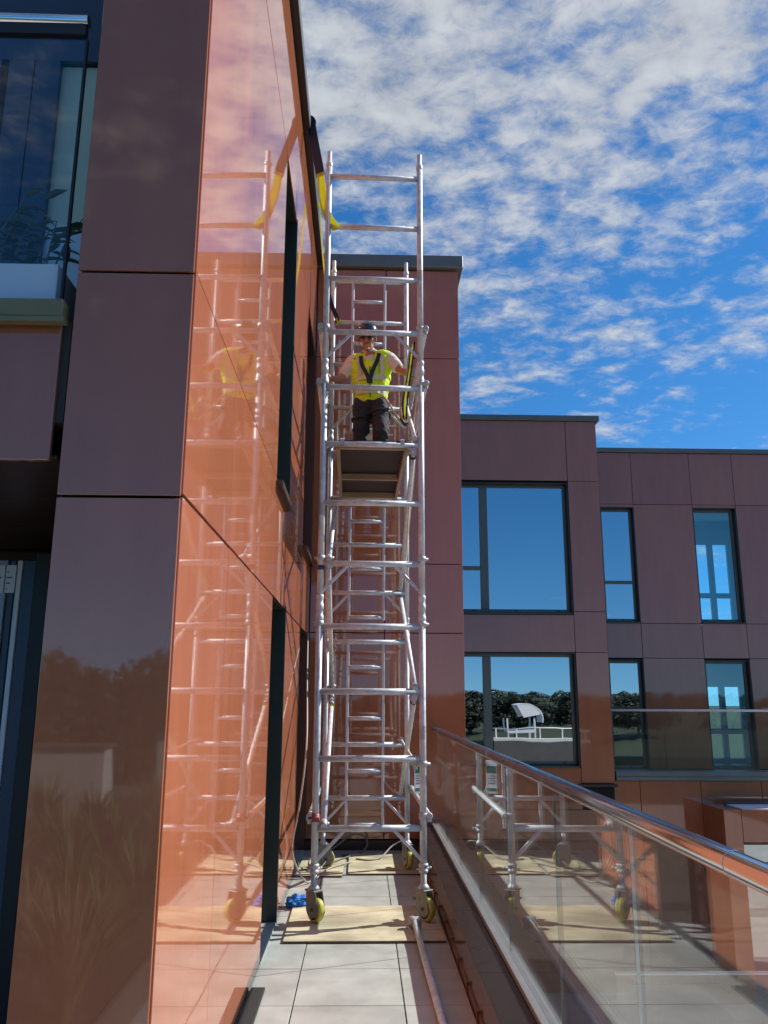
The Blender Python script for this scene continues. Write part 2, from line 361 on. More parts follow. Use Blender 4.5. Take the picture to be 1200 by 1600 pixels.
# ================================================================== NEAR WING (left): glossy panels
GAP = .005
def panel(parent, plane, c, a0, a1, z0, z1, t=.012, tilt=0.0, mat='clad', gap=GAP):
    """plane 'x+': face at X=c looking +X, a = Y; plane 'y-': face at Y=c looking -Y, a = X"""
    mb = MB()
    if plane == 'x+': mb.box(c-t, c, a0+gap, a1-gap, z0+gap, z1-gap, ch=.0015)
    else: mb.box(a0+gap, a1-gap, c, c+t, z0+gap, z1-gap, ch=.0015)
    o = mb.build('cladding_panel', mat, parent)
    if tilt:   # panels never hang perfectly true
        cen = sum((v.co for v in o.data.vertices), Vector())/len(o.data.vertices)
        q = Matrix.Translation(cen) @ Matrix.Rotation(random.uniform(-tilt, tilt), 4, 'X' if plane == 'y-' else 'Y') @ Matrix.Rotation(random.uniform(-tilt, tilt), 4, 'Z') @ Matrix.Translation(-cen)
        o.data.transform(q)
    return o
near = thing('building_wing', 'near red brown gloss panelled wing with corner pillar on the left', 'building', (-.9, 3.0, 0))
D1, D2 = (5.55, 6.48), (8.06, 9.345)          # the two columns of openings
ZD, ZS, ZH, ZT = 2.285, 3.12, 5.70, 6.88     # door head, sill, window head, wall top
core = MB(); xb, xf = -1.30, XW-.045
core.box(-1.03, xf, 2.81, 4.60, -.4, ZT-.01)
for y0, y1 in ((4.601, D1[0]-.02), (D1[1]+.02, D2[0]-.02), (D2[1]+.02, 9.40)): core.box(xb+.001, xf, y0, y1, -.4, ZT-.01)
for y0, y1 in (D1, D2):
    core.box(xb, xf-.001, y0-.02, y1+.02, ZD+.02, ZS-.06); core.box(xb, xf-.001, y0-.02, y1+.02, ZH+.02, ZT-.012)
core.box(-1.03, -.67, 2.745, 2.80, -.4, ZT-.02)
core.box(-5.5, -1.31, 4.62, 9.39, -.4, ZT-.03)
core.build('wall_core', 'core', near)
rows = [(.012, ZD), (ZD, ZS), (ZS, ZH), (ZH, ZT)]
for z0, z1 in rows:
    segs = [(2.716, 3.70), (3.70, D1[0]), (D1[1], D2[0]), (D2[1], 9.39)]
    if z1 <= ZS and z0 >= ZD or z0 >= ZH: segs += [D1, D2]
    for a0, a1 in segs: panel(near, 'x+', XW, a0, a1, z0+(.004 if z0 == ZD else 0), z1-(.004 if z1 == ZD else 0), tilt=.0010, gap=.0022)
for z0, z1 in ((.012, ZD-.01), (ZD-.01, ZS-.012), (ZS-.012, ZT)): panel(near, 'y-', 2.70, -1.045, XW-.0005, z0, z1, tilt=.0006)
for z0, z1 in ((-.4, ZT),): panel(near, 'y-', 2.745, -1.045, -1.035, z0, z1, mat='edge', gap=0, t=1.85)
cp = MB(); cp.box(-1.2, XW+.065, 2.60, 9.335, 6.90, 7.06, ch=.006); cp.build('coping', 'blackplastic', near)
def reveal(parent, y0, y1, z0, z1, door, jm='jamb'):
    """recessed opening in the long wall: lining, glazing, sill"""
    w = thing('w', None, None, (XW-.3, (y0+y1)/2, z0)); w.name = 'glazed_door' if door else 'window'; w.parent = parent; w.location = Vector((XW-.3, (y0+y1)/2, z0))-parent.location
    t = .03
    pbox('jamb', jm, w, XW-.34, XW+.006, y1-.0, y1+t, z0, z1+t, ch=.002)
    pbox('jamb', 'jamb', w, XW-.34, XW-.016, y0-t, y0, z0, z1+t, ch=.002)
    pbox('head_lining', 'jamb', w, XW-.34, XW-.016, y0+.001, y1-.001, z1, z1+t, ch=.002)
    xg = XW-.26
    if door:
        ym = y0+(y1-y0)*.42
        fr = MB()
        for a in (y0+.002, ym-.03): fr.box(xg-.05, xg, a, a+.05, z0+.02, z1-.002)
        for z in (z0+.02, z1-.055): fr.box(xg-.049, xg-.001, y0+.0525, ym-.0305, z, z+.05)
        fr.build('frame', 'frame', w)
        pbox('pane', 'dglass', w, xg-.03, xg-.024, y0+.051, ym-.029, z0+.071, z1-.056)
        lf = pbox('door_leaf', 'doorleaf', w, xg-.045, xg+.004, ym+.022, y1-.004, z0+.012, z1-.004, ch=.003)
        h = MB(); h.lathe([(0, .024), (.012, .024)], (xg+.004, ym+.09, z0+1.02), (1, 0, 0)).tube([(xg+.01, ym+.09, z0+1.02), (xg+.055, ym+.09, z0+1.02), (xg+.06, ym+.20, z0+1.02)], .009)
        h.box(xg+.004, xg+.014, ym+.07, ym+.11, z0+.90, z0+1.12, ch=.003)
        hh = h.build('handle', 'steel', w)
        pbox('threshold', 'tile', w, XW-.33, XW+.004, y0+.001, y1-.001, -.02, .012, ch=.003)
    else:
        fr = MB()
        for a in (y0+.002, y1-.052): fr.box(xg-.05, xg, a, a+.05, z0+.002, z1-.002)
        for z in (z0+.002, z0+.9, z1-.052): fr.box(xg-.049, xg-.001, y0+.0525, y1-.0525, z, z+.05)
        fr.build('frame', 'frame', w); pbox('pane', 'wglass', w, xg-.03, xg-.024, y0+.051, y1-.051, z0+.05, z1-.05)
        sl = MB(); sl.prism([(XW-.34, z0-.0), (XW+.05, z0-.03), (XW+.05, z0-.075), (XW+.045, z0-.075), (XW+.045, z0-.036), (XW-.34, z0-.006)], 'y', y0-.03, y1+.03)
        sl.build('sill', 'sill', w)
    pbox('room_dark_sheet', 'room', w, XW-.62, XW-.60, y0, y1, z0, z1)
for yy in (D1, D2):
    reveal(near, yy[0], yy[1], .0, ZD, True, 'jamb' if yy is D1 else 'jamb2'); reveal(near, yy[0], yy[1], ZS, ZH, False, 'jamb' if yy is D1 else 'jamb2')
# balcony side of the near wing: fascia, slab edge, soffit, sheltered back wall
XL = -4.6
MB().box(XL, -1.085, 2.715, 2.74, 2.405, 2.905, ch=.003).build('balcony_fascia_panel', 'clad', near)
sb = MB(); sb.box(XL, -1.07, 2.67, 2.75, 2.915, 2.985, ch=.004).box(XL, -1.062, 2.665, 2.70, 2.895, 2.914); sb.build('slab_edge', 'slab', near)
MB().box(XL, -1.06, 2.745, 4.60, 2.55, 2.93).build('balcony_slab', 'concrete', near)
for i in range(3): MB().box(XL, -1.07, 2.745+.615*i+.004, 2.745+.615*(i+1)-.004, 2.42, 2.432, ch=.001).build('soffit_panel', 'soffit', near)
bw = MB(); bw.box(XL, -1.055, 4.605, 4.63, -.02, 2.41); bw.build('back_wall', 'doorleaf', near)
bw2 = MB(); bw2.box(XL, -1.06, 4.30, 4.62, 2.94, 3.00).box(XL, -1.06, 4.52, 4.60, 3.0, ZT-.05); bw2.build('upper_back_wall', 'doorleaf', near)
# folded sliding door leaves under the balcony
fd = thing('folding_door', 'dark framed glass doors folded back under the balcony beside the pillar', 'door', (-1.35, 3.9, 0))
xs_ = [(-1.86, -1.80, 'navyframe'), (-1.79, -1.735, 'paleblue'), (-1.725, -1.695, 'navyframe'), (-1.69, -1.665, 'white'), (-1.66, -1.60, 'navyframe')]
for x0, x1, mt in xs_: pbox('leaf_frame', mt, fd, x0, x1, 3.98, 4.58, .02, 2.26, ch=.003)
pbox('leaf_frame', 'blackplastic', fd, -1.595, -1.525, 3.96, 4.58, .02, 2.29, ch=.003)
pbox('glass_leaf', 'dglass', fd, -1.52, -1.10, 4.28, 4.29, .02, 2.17)
pbox('glass_leaf_backing', 'greenpanel', fd, -1.52, -1.06, 4.40, 4.42, .02, 2.17)
pbox('head_rail', 'blackplastic', fd, -1.52, -1.06, 4.26, 4.43, 2.171, 2.40)
for i, x0 in enumerate((-1.795, -1.742)):
    st = pbox('paper_label', 'white', fd, x0+.006, x0+.052, 3.972, 3.976, 2.10, 2.235)
    ik = MB()
    for q in range(4): ik.box(x0+.012, x0+.018+.010*(q % 3), 3.9695, 3.9715, 2.115+.028*q, 2.120+.028*q)
    ik.build('print', 'ink', st)
# upper balcony: glass balustrade, door frames, planter
ub = thing('balcony_balustrade', 'blue tinted glass balcony balustrade with steel tube rail at top left', 'balustrade', (-1.7, 2.72, 2.985))
MB().tube([(XL, 2.715, 4.185), (-1.095, 2.715, 4.185)], .024, 16).build('handrail', 'steel', ub)
pbox('rail_channel', 'blackplastic', ub, XL, -1.10, 2.70, 2.73, 4.115, 4.160)
pbox('pane', 'rglass', ub, -2.35, -1.100, 2.711, 2.719, 2.99, 4.114)
pbox('pane', 'rglass', ub, XL, -2.36, 2.711, 2.719, 2.99, 4.114)
pbox('end_post', 'blackplastic', ub, -1.0985, -1.090, 2.706, 2.724, 2.99, 4.10)
ud = thing('balcony_door', 'dark navy framed balcony door with pale blind behind the glass', 'door', (-2.0, 4.4, 3.0))
f_ = MB()
for x in (-2.72, -2.42, -2.22, -2.06): f_.box(x, x+.15, 4.36, 4.42, 3.0, 5.45)
f_.box(-2.9, -1.06, 4.359, 4.421, 5.4501, 6.2); f_.build('frame', 'navyframe', ud)
pbox('pane', 'dglass', ud, -3.4, -2.722, 4.385, 4.391, 3.02, 5.44)
pbox('upper_blind', 'curtain', ud, -1.909, -1.07, 4.40, 4.42, 4.34, 5.44)
pbox('lower_panel', 'whiteframe', ud, -1.909, -1.07, 4.395, 4.42, 3.0, 4.338)
pbox('back_blind', 'curtain', ud, -3.4, -2.722, 4.45, 4.47, 4.2, 5.40)
pl = thing('planter', 'long white balcony planter box behind the tinted glass', 'planter', (-1.8, 2.86, 2.985))
q = MB(); q.box(-2.6, -1.125, 2.735, 2.755, 2.99, 3.155, ch=.003).box(-2.6, -1.125, 2.96, 2.98, 2.99, 3.155, ch=.003).box(-2.6, -2.58, 2.7555, 2.9595, 2.99, 3.154).box(-1.145, -1.125, 2.7555, 2.9595, 2.99, 3.154); q.build('box', 'white', pl)
pbox('soil', 'soil', pl, -2.579, -1.146, 2.756, 2.959, 2.995, 3.135)
def leaf(mb, base, d, ln_, w, droop=.3):
    d = Vector(d).normalized(); s_ = d.cross(Vector((0, 0, 1)));
    if s_.length < .1: s_ = Vector((1, 0, 0))
    s_.normalize(); b = Vector(base); pts = []
    for t, ww in ((0, .08), (.3, .9), (.6, .85), (1, .02)):
        c = b+d*ln_*t+Vector((0, 0, -droop*ln_*t*t)); nrm = s_.cross(d); pts.append((c-s_*w*ww/2+nrm*w*.12*ww, c, c+s_*w*ww/2+nrm*w*.12*ww))
    v = [p for tri in pts for p in tri]; f = []
    for i in range(3):
        for k in range(2): f.append((i*3+k, i*3+k+1, i*3+k+4, i*3+k+3))
    mb.add(v, f)
def house_plant(loc, h, ns, label, seed):
    rnd = random.Random(seed); t = thing('leafy_plant', label, 'plant', loc, 'plants in the balcony planter')
    st = MB(); lf = []
    for i in range(ns):
        a = rnd.uniform(0, 6.28); ln_ = h*rnd.uniform(.6, 1.1); p0 = Vector(loc)+Vector((rnd.uniform(-.05, .05), rnd.uniform(-.03, .03), 0))
        tip = p0+Vector((math.cos(a)*ln_*.45, math.sin(a)*ln_*.16+.01, ln_)); mid_ = (p0+tip)/2+Vector((0, 0, ln_*.12))
        st.tube([p0, mid_, tip], [.004, .003, .002], 6)
        for k in range(7):
            u_ = .3+.7*k/6; c = p0.lerp(mid_, u_*2) if u_ < .5 else mid_.lerp(tip, u_*2-1)
            aa = a+rnd.uniform(-1.6, 1.6); lf.append((c, (math.cos(aa), math.sin(aa)*.35, rnd.uniform(-.2, .6)), rnd.uniform(.07, .13), rnd.uniform(.022, .04)))
    st.build('stem', 'houseleaf', t)
    for c in lf:
        if c[0].y+c[1][1]*c[2] < 2.735: c = (c[0], (c[1][0], abs(c[1][1]), c[1][2]), c[2], c[3])
        mb = MB(); leaf(mb, *c); mb.build('leaf', 'houseleaf', t, fix=False)
house_plant((-1.24, 2.87, 3.135), .30, 5, 'leafy plant nearest the pillar in the white balcony planter', 1)
house_plant((-1.42, 2.86, 3.135), .36, 6, 'tallest bushy leafy plant in the white balcony planter', 2)
house_plant((-1.62, 2.87, 3.135), .30, 5, 'leafy plant at the frame edge in the white balcony planter', 3)

# ================================================================== END BLOCK behind the scaffold tower
endb = thing('building_wing', 'tall red brown panelled wall closing the terrace behind the scaffold tower', 'building', (.3, 9.5, -12))
YE = 9.40
MB().box(-1.3, 1.14, YE+.045, 14.95, -12, 6.88).build('wall_core', 'core', endb)
for z0, z1 in ((.11, 2.33), (2.33, 3.13), (3.13, ZH), (ZH, 6.89)):
    for a0, a1 in ((XW+.003, .242), (.242, 1.155)): panel(endb, 'y-', YE, a0, a1, z0, z1, tilt=.0012)
panel(endb, 'y-', YE, .87, 1.155, -3.2, .11, tilt=.001)
MB().box(XW+.002, .70, YE-.004, YE+.03, -.02, .10, ch=.003).build('base_trim', 'edge', endb)
MB().box(-1.3, 1.21, YE-.07, 14.97, 6.905, 7.07, ch=.006).build('coping', 'coping', endb)
# ================================================================== MIDDLE WING
def bay_window(parent, Y, x0, x1, z0, z1, mull=None, trans=None, glass='wglass', depth=.13, side=True, room=True):
    """window in a front facing wall: reveal, frame, panes, mullion, sill"""
    w = thing('w', None, None); w.name = 'window'; w.parent = parent; w.location = Vector(((x0+x1)/2, Y, z0))-parent.location
    t = .02
    rv = MB(); rv.box(x0-t, x0, Y-.004, Y+depth+.06, z0-t, z1+t).box(x1, x1+t, Y-.004, Y+depth+.06, z0-t, z1+t).box(x0+.0005, x1-.0005, Y-.003, Y+depth+.06, z1, z1+t); rv.build('reveal', 'jamb', w)
    fr = MB(); b = .055; yg = Y+depth
    fr.box(x0+.001, x0+b, yg, yg+.06, z0+.001, z1-.001, ch=.002).box(x1-b, x1-.001, yg, yg+.06, z0+.001, z1-.001, ch=.002)
    fr.box(x0+b+.001, x1-b-.001, yg+.001, yg+.059, z0+.001, z0+b, ch=.002).box(x0+b+.001, x1-b-.001, yg+.001, yg+.059, z1-b, z1-.001, ch=.002); fr.build('frame', 'frame', w)
    cells = []; xa = x0+b+.001
    if mull:
        pbox('mullion', 'frame', w, mull[0], mull[1], yg-.01, yg+.055, z0+b+.001, z1-b-.001, ch=.002)
        if trans: pbox('transom', 'frame', w, xa, mull[0]-.001, yg-.008, yg+.055, trans-.045, trans+.03, ch=.002); cells += [(xa, mull[0], z0+b, trans-.045), (xa, mull[0], trans+.03, z1-b)]
        else: cells += [(xa, mull[0], z0+b, z1-b)]
        cells += [(mull[1], x1-b, z0+b, z1-b)]
    elif trans:
        pbox('transom', 'frame', w, xa, x1-b-.001, yg-.008, yg+.055, trans-.04, trans+.03, ch=.002); cells += [(xa, x1-b, z0+b, trans-.04), (xa, x1-b, trans+.03, z1-b)]
    else: cells += [(xa, x1-b, z0+b, z1-b)]
    for q_ in range(3): pbox('drain_cap', 'blackplastic', w, x0+(x1-x0)*(.12+.38*q_), x0+(x1-x0)*(.12+.38*q_)+.05, yg-.006, yg-.0002, z0+.018, z0+.036)
    for a in cells: pbox('pane', glass, w, a[0], a[1], yg+.022, yg+.030, a[2], a[3])
    if room: pbox('room_dark_sheet', 'room', w, x0, x1, yg+.50, yg+.52, z0, z1)
    sl = MB(); sl.prism([(Y-.04, z0-.052), (Y-.04, z0-.022), (yg, z0-.001), (yg, z0-.052)], 'x', x0-.0, x1+.0); sl.build('sill', 'sill', w)
    return w
midw = thing('building_wing', 'middle red brown panelled wing with wide square windows', 'building', (3, 15.1, -12))
YM = 15.0
xm0, xm1, xv = 1.16, 4.475, 3.875
WX0, WX1 = 1.78, 3.845
MBc = MB()
MBc.box(xm0, WX0-.03, YM+.04, YM+6, -12, 6.85).box(WX1+.03, xm1-.012, YM+.04, YM+6, -12, 6.85)
MBc.box(WX0-.03, WX1+.03, YM+.041, YM+6, 5.64, 6.84).box(WX0-.03, WX1+.03, YM+.041, YM+6, 2.43, 3.09).box(WX0-.03, WX1+.03, YM+.041, YM+6, -12, .40)
MBc.build('wall_core', 'core', midw)
for a0, a1, z0, z1 in ((xm0, xv, 5.66, 6.86), (xv, xm1, 5.66, 6.86), (xv, xm1, 3.165, 5.66), (xm0, xv, 2.42, 3.105), (xv, xm1, 2.42, 3.165), (xv, xm1, .14, 2.42), (xm0, xv, -.30, .405), (xm0, WX0-.02, 3.105, 5.66), (xm0, WX0-.02, .405, 2.42)):
    panel(midw, 'y-', YM, a0, a1, z0, z1, tilt=.0030)
for i in range(3): panel(midw, 'y-', YM, xm0+1.1*i, xm0+1.1*(i+1), -3.2, -.30, tilt=.0030)
MB().box(xm0, xm1+.06, YM-.06, YM+6, 6.86, 6.965, ch=.005).build('coping', 'coping', midw)
MB().box(xv-.05, xm1+.03, YM-.05, YM+.03, .085, .13, ch=.004).build('base_trim', 'edge', midw)
bay_window(midw, YM, WX0, WX1, 3.16, 5.60, (2.185, 2.335), 3.99)
bay_window(midw, YM, WX0, WX1, .455, 2.395, (2.185, 2.335))
# ================================================================== RIGHT WING
rightw = thing('building_wing', 'far right red brown panelled wing with tall narrow windows', 'building', (8, 17.4, -12))
YR = 17.3
xr = [4.40, 5.155, 5.895, 7.20, 8.16, 9.45, 10.4, 11.7, 12.7, 14.0]
wins = [(5.165, 5.875), (7.215, 8.135), (9.46, 10.38), (11.72, 12.68)]
c = MB(); yb = YR+3.4
edges = [xr[0]]+[v for w in wins for v in (w[0]-.02, w[1]+.02)]+[14.0]
for i in range(0, len(edges), 2): c.box(edges[i], edges[i+1], YR+.04, (yb if i < 2 else YR+.22) if edges[i+1] < 13.9 else yb, -12, 6.94)
c.box(5.897, 7.19, YR+.221, yb-.002, -12, 6.93)
for w in wins:
    for z0, z1 in ((-12, .14), (2.42, 3.13), (5.70, 6.93)): c.box(w[0]-.02, w[1]+.02, YR+.041, YR+.22 if w[0] > 7 else yb-.001, z0, z1)
for z0, z1 in ((-12, .14), (2.42, 3.13), (5.75, 6.93)): c.box(7.191, 12.9, YR+.2205, yb-.001, z0, z1)
c.build('wall_core', 'core', rightw)
zr = [(.20, 2.435), (2.435, 3.165), (3.165, 5.765), (5.765, 6.945)]
for z0, z1 in zr:
    for i in range(len(xr)-1):
        iswin = i in (1, 3, 5, 7) and (z0 in (.20, 3.165))
        if iswin:
            if z0 == 3.165: panel(rightw, 'y-', YR, xr[i], xr[i+1], 5.70, 5.765, gap=.002)
            continue
        panel(rightw, 'y-', YR, xr[i], xr[i+1], z0, z1, tilt=.0030)
MB().box(xr[0], 14.05, YR-.06, yb+.05, 6.945, 7.045, ch=.005).build('coping', 'coping', rightw)
for k, w in enumerate(wins):
    op = k != 0
    bay_window(rightw, YR, w[0], w[1], 3.215, 5.68, None, 4.06 if k == 0 else None, 'cglass' if op else 'wglass', room=not op)
    bay_window(rightw, YR, w[0], w[1], .20, 2.385, None, None, 'cglass' if op else 'wglass', room=not op)
# the upper and lower right rooms are glazed on both sides: the far glazing shows through the near windows
for z0, z1 in ((3.13, 5.75), (.14, 2.42)):
    fg = thing('w', None, None); fg.name = 'far_glazing'; fg.parent = rightw; ybk = YR+1.7; fg.location = Vector((9.5, ybk, z0))-rightw.location
    for i in range(12):
        x = 7.25+.47*i; pbox('mullion', 'whiteframe', fg, x, x+.13, ybk, ybk+.08, z0, z1, ch=.004)
    for zc in (z0+.03, z0+(z1-z0)*.30, z1-.55): pbox('rail', 'whiteframe', fg, 7.2, 12.9, ybk+.01, ybk+.07, zc, zc+(.12 if zc < z1-.6 else .54))
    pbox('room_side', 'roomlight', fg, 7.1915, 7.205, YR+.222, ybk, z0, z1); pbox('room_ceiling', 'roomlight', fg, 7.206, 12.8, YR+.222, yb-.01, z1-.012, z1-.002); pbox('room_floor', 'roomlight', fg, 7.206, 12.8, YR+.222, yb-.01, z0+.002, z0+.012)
# terrace of the right wing with its own balustrade, fascia and lower portal
YB = 15.40
rt_ = thing('terrace_front', 'red brown panelled fascia with grey coping below the far balustrade', 'building', (8, 15.5, -3.2))
MB().box(4.48, 14, YB+.05, YR+.03, -3.2, .12).build('slab', 'core', rt_)
for i in range(9):
    x0 = 4.20+1.0*i if i == 0 else 5.04+1.115*(i-1); x1 = 5.04+1.115*i
    panel(rt_, 'y-', YB, max(x0, 4.482), min(x1, 14), -.86, .15, tilt=.0012); panel(rt_, 'y-', YB, max(x0, 4.482), min(x1, 14), -3.2, -.86, tilt=.0012)
MB().box(4.60, 14, YB-.06, YB+.35, .155, .225, ch=.004).box(4.60, 14, YB-.045, YB+.33, .2255, .315, ch=.004).build('coping', 'coping', rt_)
fb = thing('glass_balustrade', 'far clear glass balustrade with thin white rail across the right wing', 'balustrade', (8, 15.48, .315))
MB().tube([(4.60, YB+.06, 1.395), (14, YB+.06, 1.395)], .022, 12).build('handrail', 'white', fb)
for i in range(9):
    a0 = 4.60 if i == 0 else 5.575+1.05*(i-1); a1 = 5.575+1.05*i
    pbox('pane', 'bglass', fb, a0+.006, min(a1, 14)-.006, YB+.055, YB+.065, .316, 1.385)
po = thing('entrance_portal', 'projecting red brown box portal with white top on the lower level', 'portal', (7, 14, -3.2))
px0, px1, py0, py1, pz = 6.15, 9.8, 14.5, 15.395, -.235
pbox('side_column', 'clad', po, px0, px0+.30, py0, py1, -3.2, pz, ch=.004)
pbox('side_column', 'clad', po, px1-.30, px1, py0, py1, -3.2, pz, ch=.004)
pbox('beam', 'clad', po, px0+.306, px1-.306, py0+.001, py1, pz-.52, pz-.001, ch=.004)
pbox('roof_top', 'white', po, px0+.34, px1-.32, py0+.03, py1-.25, pz, pz+.012)
pbox('roof_edge', 'navyframe', po, px0+.32, px1-.32, py1-.24, py1-.18, pz, pz+.05)
pbox('soffit', 'soffit', po, px0+.306, px1-.306, py0+.10, py1-.32, pz-.56, pz-.522)
w_ = thing('w', None, None); w_.name = 'window'; w_.parent = po; w_.location = Vector((7.3, 15.1, -3.2))-po.location
f_ = MB()
for i in range(4): f_.box(px0+.31+1.0*i, px0+.37+1.0*i, 15.1, 15.16, -3.18, pz-.562)
f_.box(px0+.37, px1-.36, 15.101, 15.159, pz-.66, pz-.5625).box(px0+.37, px1-.36, 15.101, 15.159, pz-1.0, pz-.95); f_.build('frame', 'frame', w_)
for i in range(3): pbox('pane', 'wglass', w_, px0+.371+1.0*i, px0+1.309+1.0*i, 15.125, 15.133, -3.18, pz-.661)
pbox('room_dark_sheet', 'room', w_, px0+.31, px1-.31, 15.34, 15.36, -3.18, pz-.57)
struct('lower_terrace', MB().box(.87, 16, -9, 15.38, -3.6, -3.2), 'lower')
MB().box(.62, .86, -9, 9.40, -12, -.41).build('w', 'core').name = 'terrace_wall'
tag(bpy.data.objects['terrace_wall'], 'dark outer wall below the terrace edge on the lower level', 'wall')
lb = thing('glass_balustrade', 'low rail with clear glass on the lower terrace behind the near glass', 'balustrade', (6, 10.5, -3.2))
MB().tube([(3.0, 10.5, -1.55), (12, 10.5, -1.55)], .02, 12).build('handrail', 'white', lb)
for i in range(8): pbox('pane', 'bglass', lb, 3.0+1.12*i+.005, 3.0+1.12*(i+1)-.005, 10.495, 10.505, -3.15, -1.565)

# ================================================================== PARAPET AND NEAR GLASS BALUSTRADE
XP = .607
par = thing('parapet', 'low dark brown gloss parapet upstand under the near glass balustrade', 'parapet', (.7, 4, 0))
XG = .80
yj = [YE-.006-1.22*i for i in range(13)]
for i in range(12): pbox('coping_sheet', 'parapet', par, XP-.006, XG-.047, yj[i+1]+.0015, yj[i]-.0015, .249, .262, ch=.001)
for i in range(12): pbox('face_sheet', 'faceglow', par, XP+.004, XP+.022, yj[i+1]+.61+.0015, min(yj[i]+.61, YE-.006)-.0015, .052, .248, ch=.001)
pbox('skirting', 'copper', par, XP-.004, XP+.024, yj[12], YE-.006, -.02, .051, ch=.002)
clip = MB().box(XP-.014, XP+.010, -.012, .012, .0, .064, ch=.003).build('clip', 'copper')
cl_me = clip.data; bpy.data.objects.remove(clip)
for i in range(24):
    o = bpy.data.objects.new('clip', cl_me); COL.objects.link(o); o.parent = par; o.location = Vector((0, 8.9-.43*i, 0))-Vector(par.location)
pbox('upstand_core', 'core', par, XP+.031, .86, yj[12], YE-.006, -.02, .247)
bal = thing('glass_balustrade', 'near frameless glass balustrade with polished steel handrail along the terrace edge', 'balustrade', (XG, 4, .263))
chn = MB(); chn.box(XG-.045, XG-.012, yj[12], YE-.007, .263, .294, ch=.003).box(XG+.012, XG+.045, yj[12], YE-.007, .263, .294, ch=.003).box(XG-.011, XG+.011, yj[12], YE-.007, .263, .276); chn.build('base_channel', 'chan', bal)
jy = [YE-.01, 8.17, 7.02, 5.88, 4.73, 3.55, 2.56, 1.42, .27, -.88, -2.03, -3.18, -4.33, yj[12]]
for i in range(len(jy)-1): pbox('pane', 'bglass', bal, XG-.006, XG+.006, jy[i+1]+.003, jy[i]-.003, .278, 1.243, ch=.001)
for y in jy[1:9]: pbox('joint_edge', 'chan' if abs(y-2.56) < .01 else 'frame', bal, XG-.0045, XG+.0045, y-.0024, y+.0024, .30, 1.24)
hr = MB(); hr.tube([(XG, yj[12], 1.272), (XG, YE-.008, 1.272)], .0275, 28); hro = hr.build('handrail', 'steel', bal)
for y in (8.75, 5.3, 1.85, -1.6): MB().lathe([(-.0015, .0282), (.0015, .0282)], (XG, y, 1.272), (0, 1, 0), 24).build('rail_joint', 'chan', hro)
pbox('rail_seat', 'chan', bal, XG-.010, XG+.010, yj[12], YE-.008, 1.2432, 1.2475)

# ================================================================== SCAFFOLD TOWER
tw = thing('scaffold_tower', 'tall aluminium mobile scaffold tower on yellow castors against the left wall', 'scaffold tower', (.06, 7.4, .018))
TY = R(1.4); TX, TYY, LEN, HW = .058, 6.475, 1.885, .405
TYp = Vector((-math.sin(TY*.5), math.cos(TY*.5), 0)); TXp = Vector((math.cos(TY), math.sin(TY), 0))
def T(u_, v_, z_): return Vector((TX, TYY, 0))+TXp*u_+TYp*v_+Vector((0, 0, z_))
Z0 = .657
def bracehook(mb, p, d):
    """casting that clips a brace end onto a tube"""
    p = Vector(p); mb.lathe([(-.03, .02), (-.028, .026), (.028, .026), (.03, .02)], p, d, 10); mb.box(p.x-.016, p.x+.016, p.y-.012, p.y+.012, p.z-.045, p.z+.012, ch=.004)
for v_, front in ((0, True), (LEN, False)):
    for sec in range(3):
        zb = .36 if sec == 0 else .30+2.0*sec; zt = 2.30+2.0*sec
        fr = MB()
        for sg in (-1, 1):
            fr.tube([T(sg*HW, v_, zb), T(sg*HW, v_, zt)], .0255, 16)
            if sec < 2:     # spigot joint: swaged collars, bolt heads
                fr.lathe([(-.10, .0265), (-.095, .031), (-.06, .031), (-.055, .0265), (-.012, .0265), (-.01, .0305), (.03, .0305), (.035, .0265), (.07, .0265), (.075, .030), (.10, .030), (.105, .0265)], T(sg*HW, v_, zt), (0, 0, 1), 14)
            else:
                fr.lathe([(0, .0255), (.004, .0205), (.10, .0205), (.105, .017)], T(sg*HW, v_, zt), (0, 0, 1), 14)
                fr.lathe([(-.05, .0265), (-.045, .030), (-.02, .030), (-.015, .0265)], T(sg*HW, v_, zt), (0, 0, 1), 14)
        fo = fr.build('end_frame', 'alu', tw)
        for k in range(4):
            z_ = Z0+.5*(sec*4+k)
            rg = MB(); rg.tube([T(-HW+.018, v_, z_), T(HW-.018, v_, z_)], .0240, 16)
            rg.build('rung', 'alu', fo)
            if k == 0:
                for sg in (-1, 1): MB().obox(T(sg*.185, v_, z_-.012), T(sg*(HW-.012), v_, z_-.225), .022, .026, ch=.004).build('corner_brace', 'alu', fo)
        if not front:
            la = MB(); zl0, zl1 = (Z0-.25 if sec == 0 else Z0+2*sec-.25), Z0+2*sec+1.5
            for uu in (-.188, .168): la.obox(T(uu, v_-.004, zl0-.03), T(uu, v_-.004, zl1), .028, .032, ch=.004)
            lo = la.build('ladder', 'alu', fo)
# ladder rungs belong to the back frame sections
backs = [o for o in tw.children if o.name.startswith('end_frame')][3:]
for sec, fo in enumerate(backs):
    for k in range(4):
        z_ = Z0+2*sec-.25+.5*k
        MB().tube([T(-.174, LEN-.004, z_), T(.154, LEN-.004, z_)], .0205, 12).build('ladder_rung', 'alu', fo)
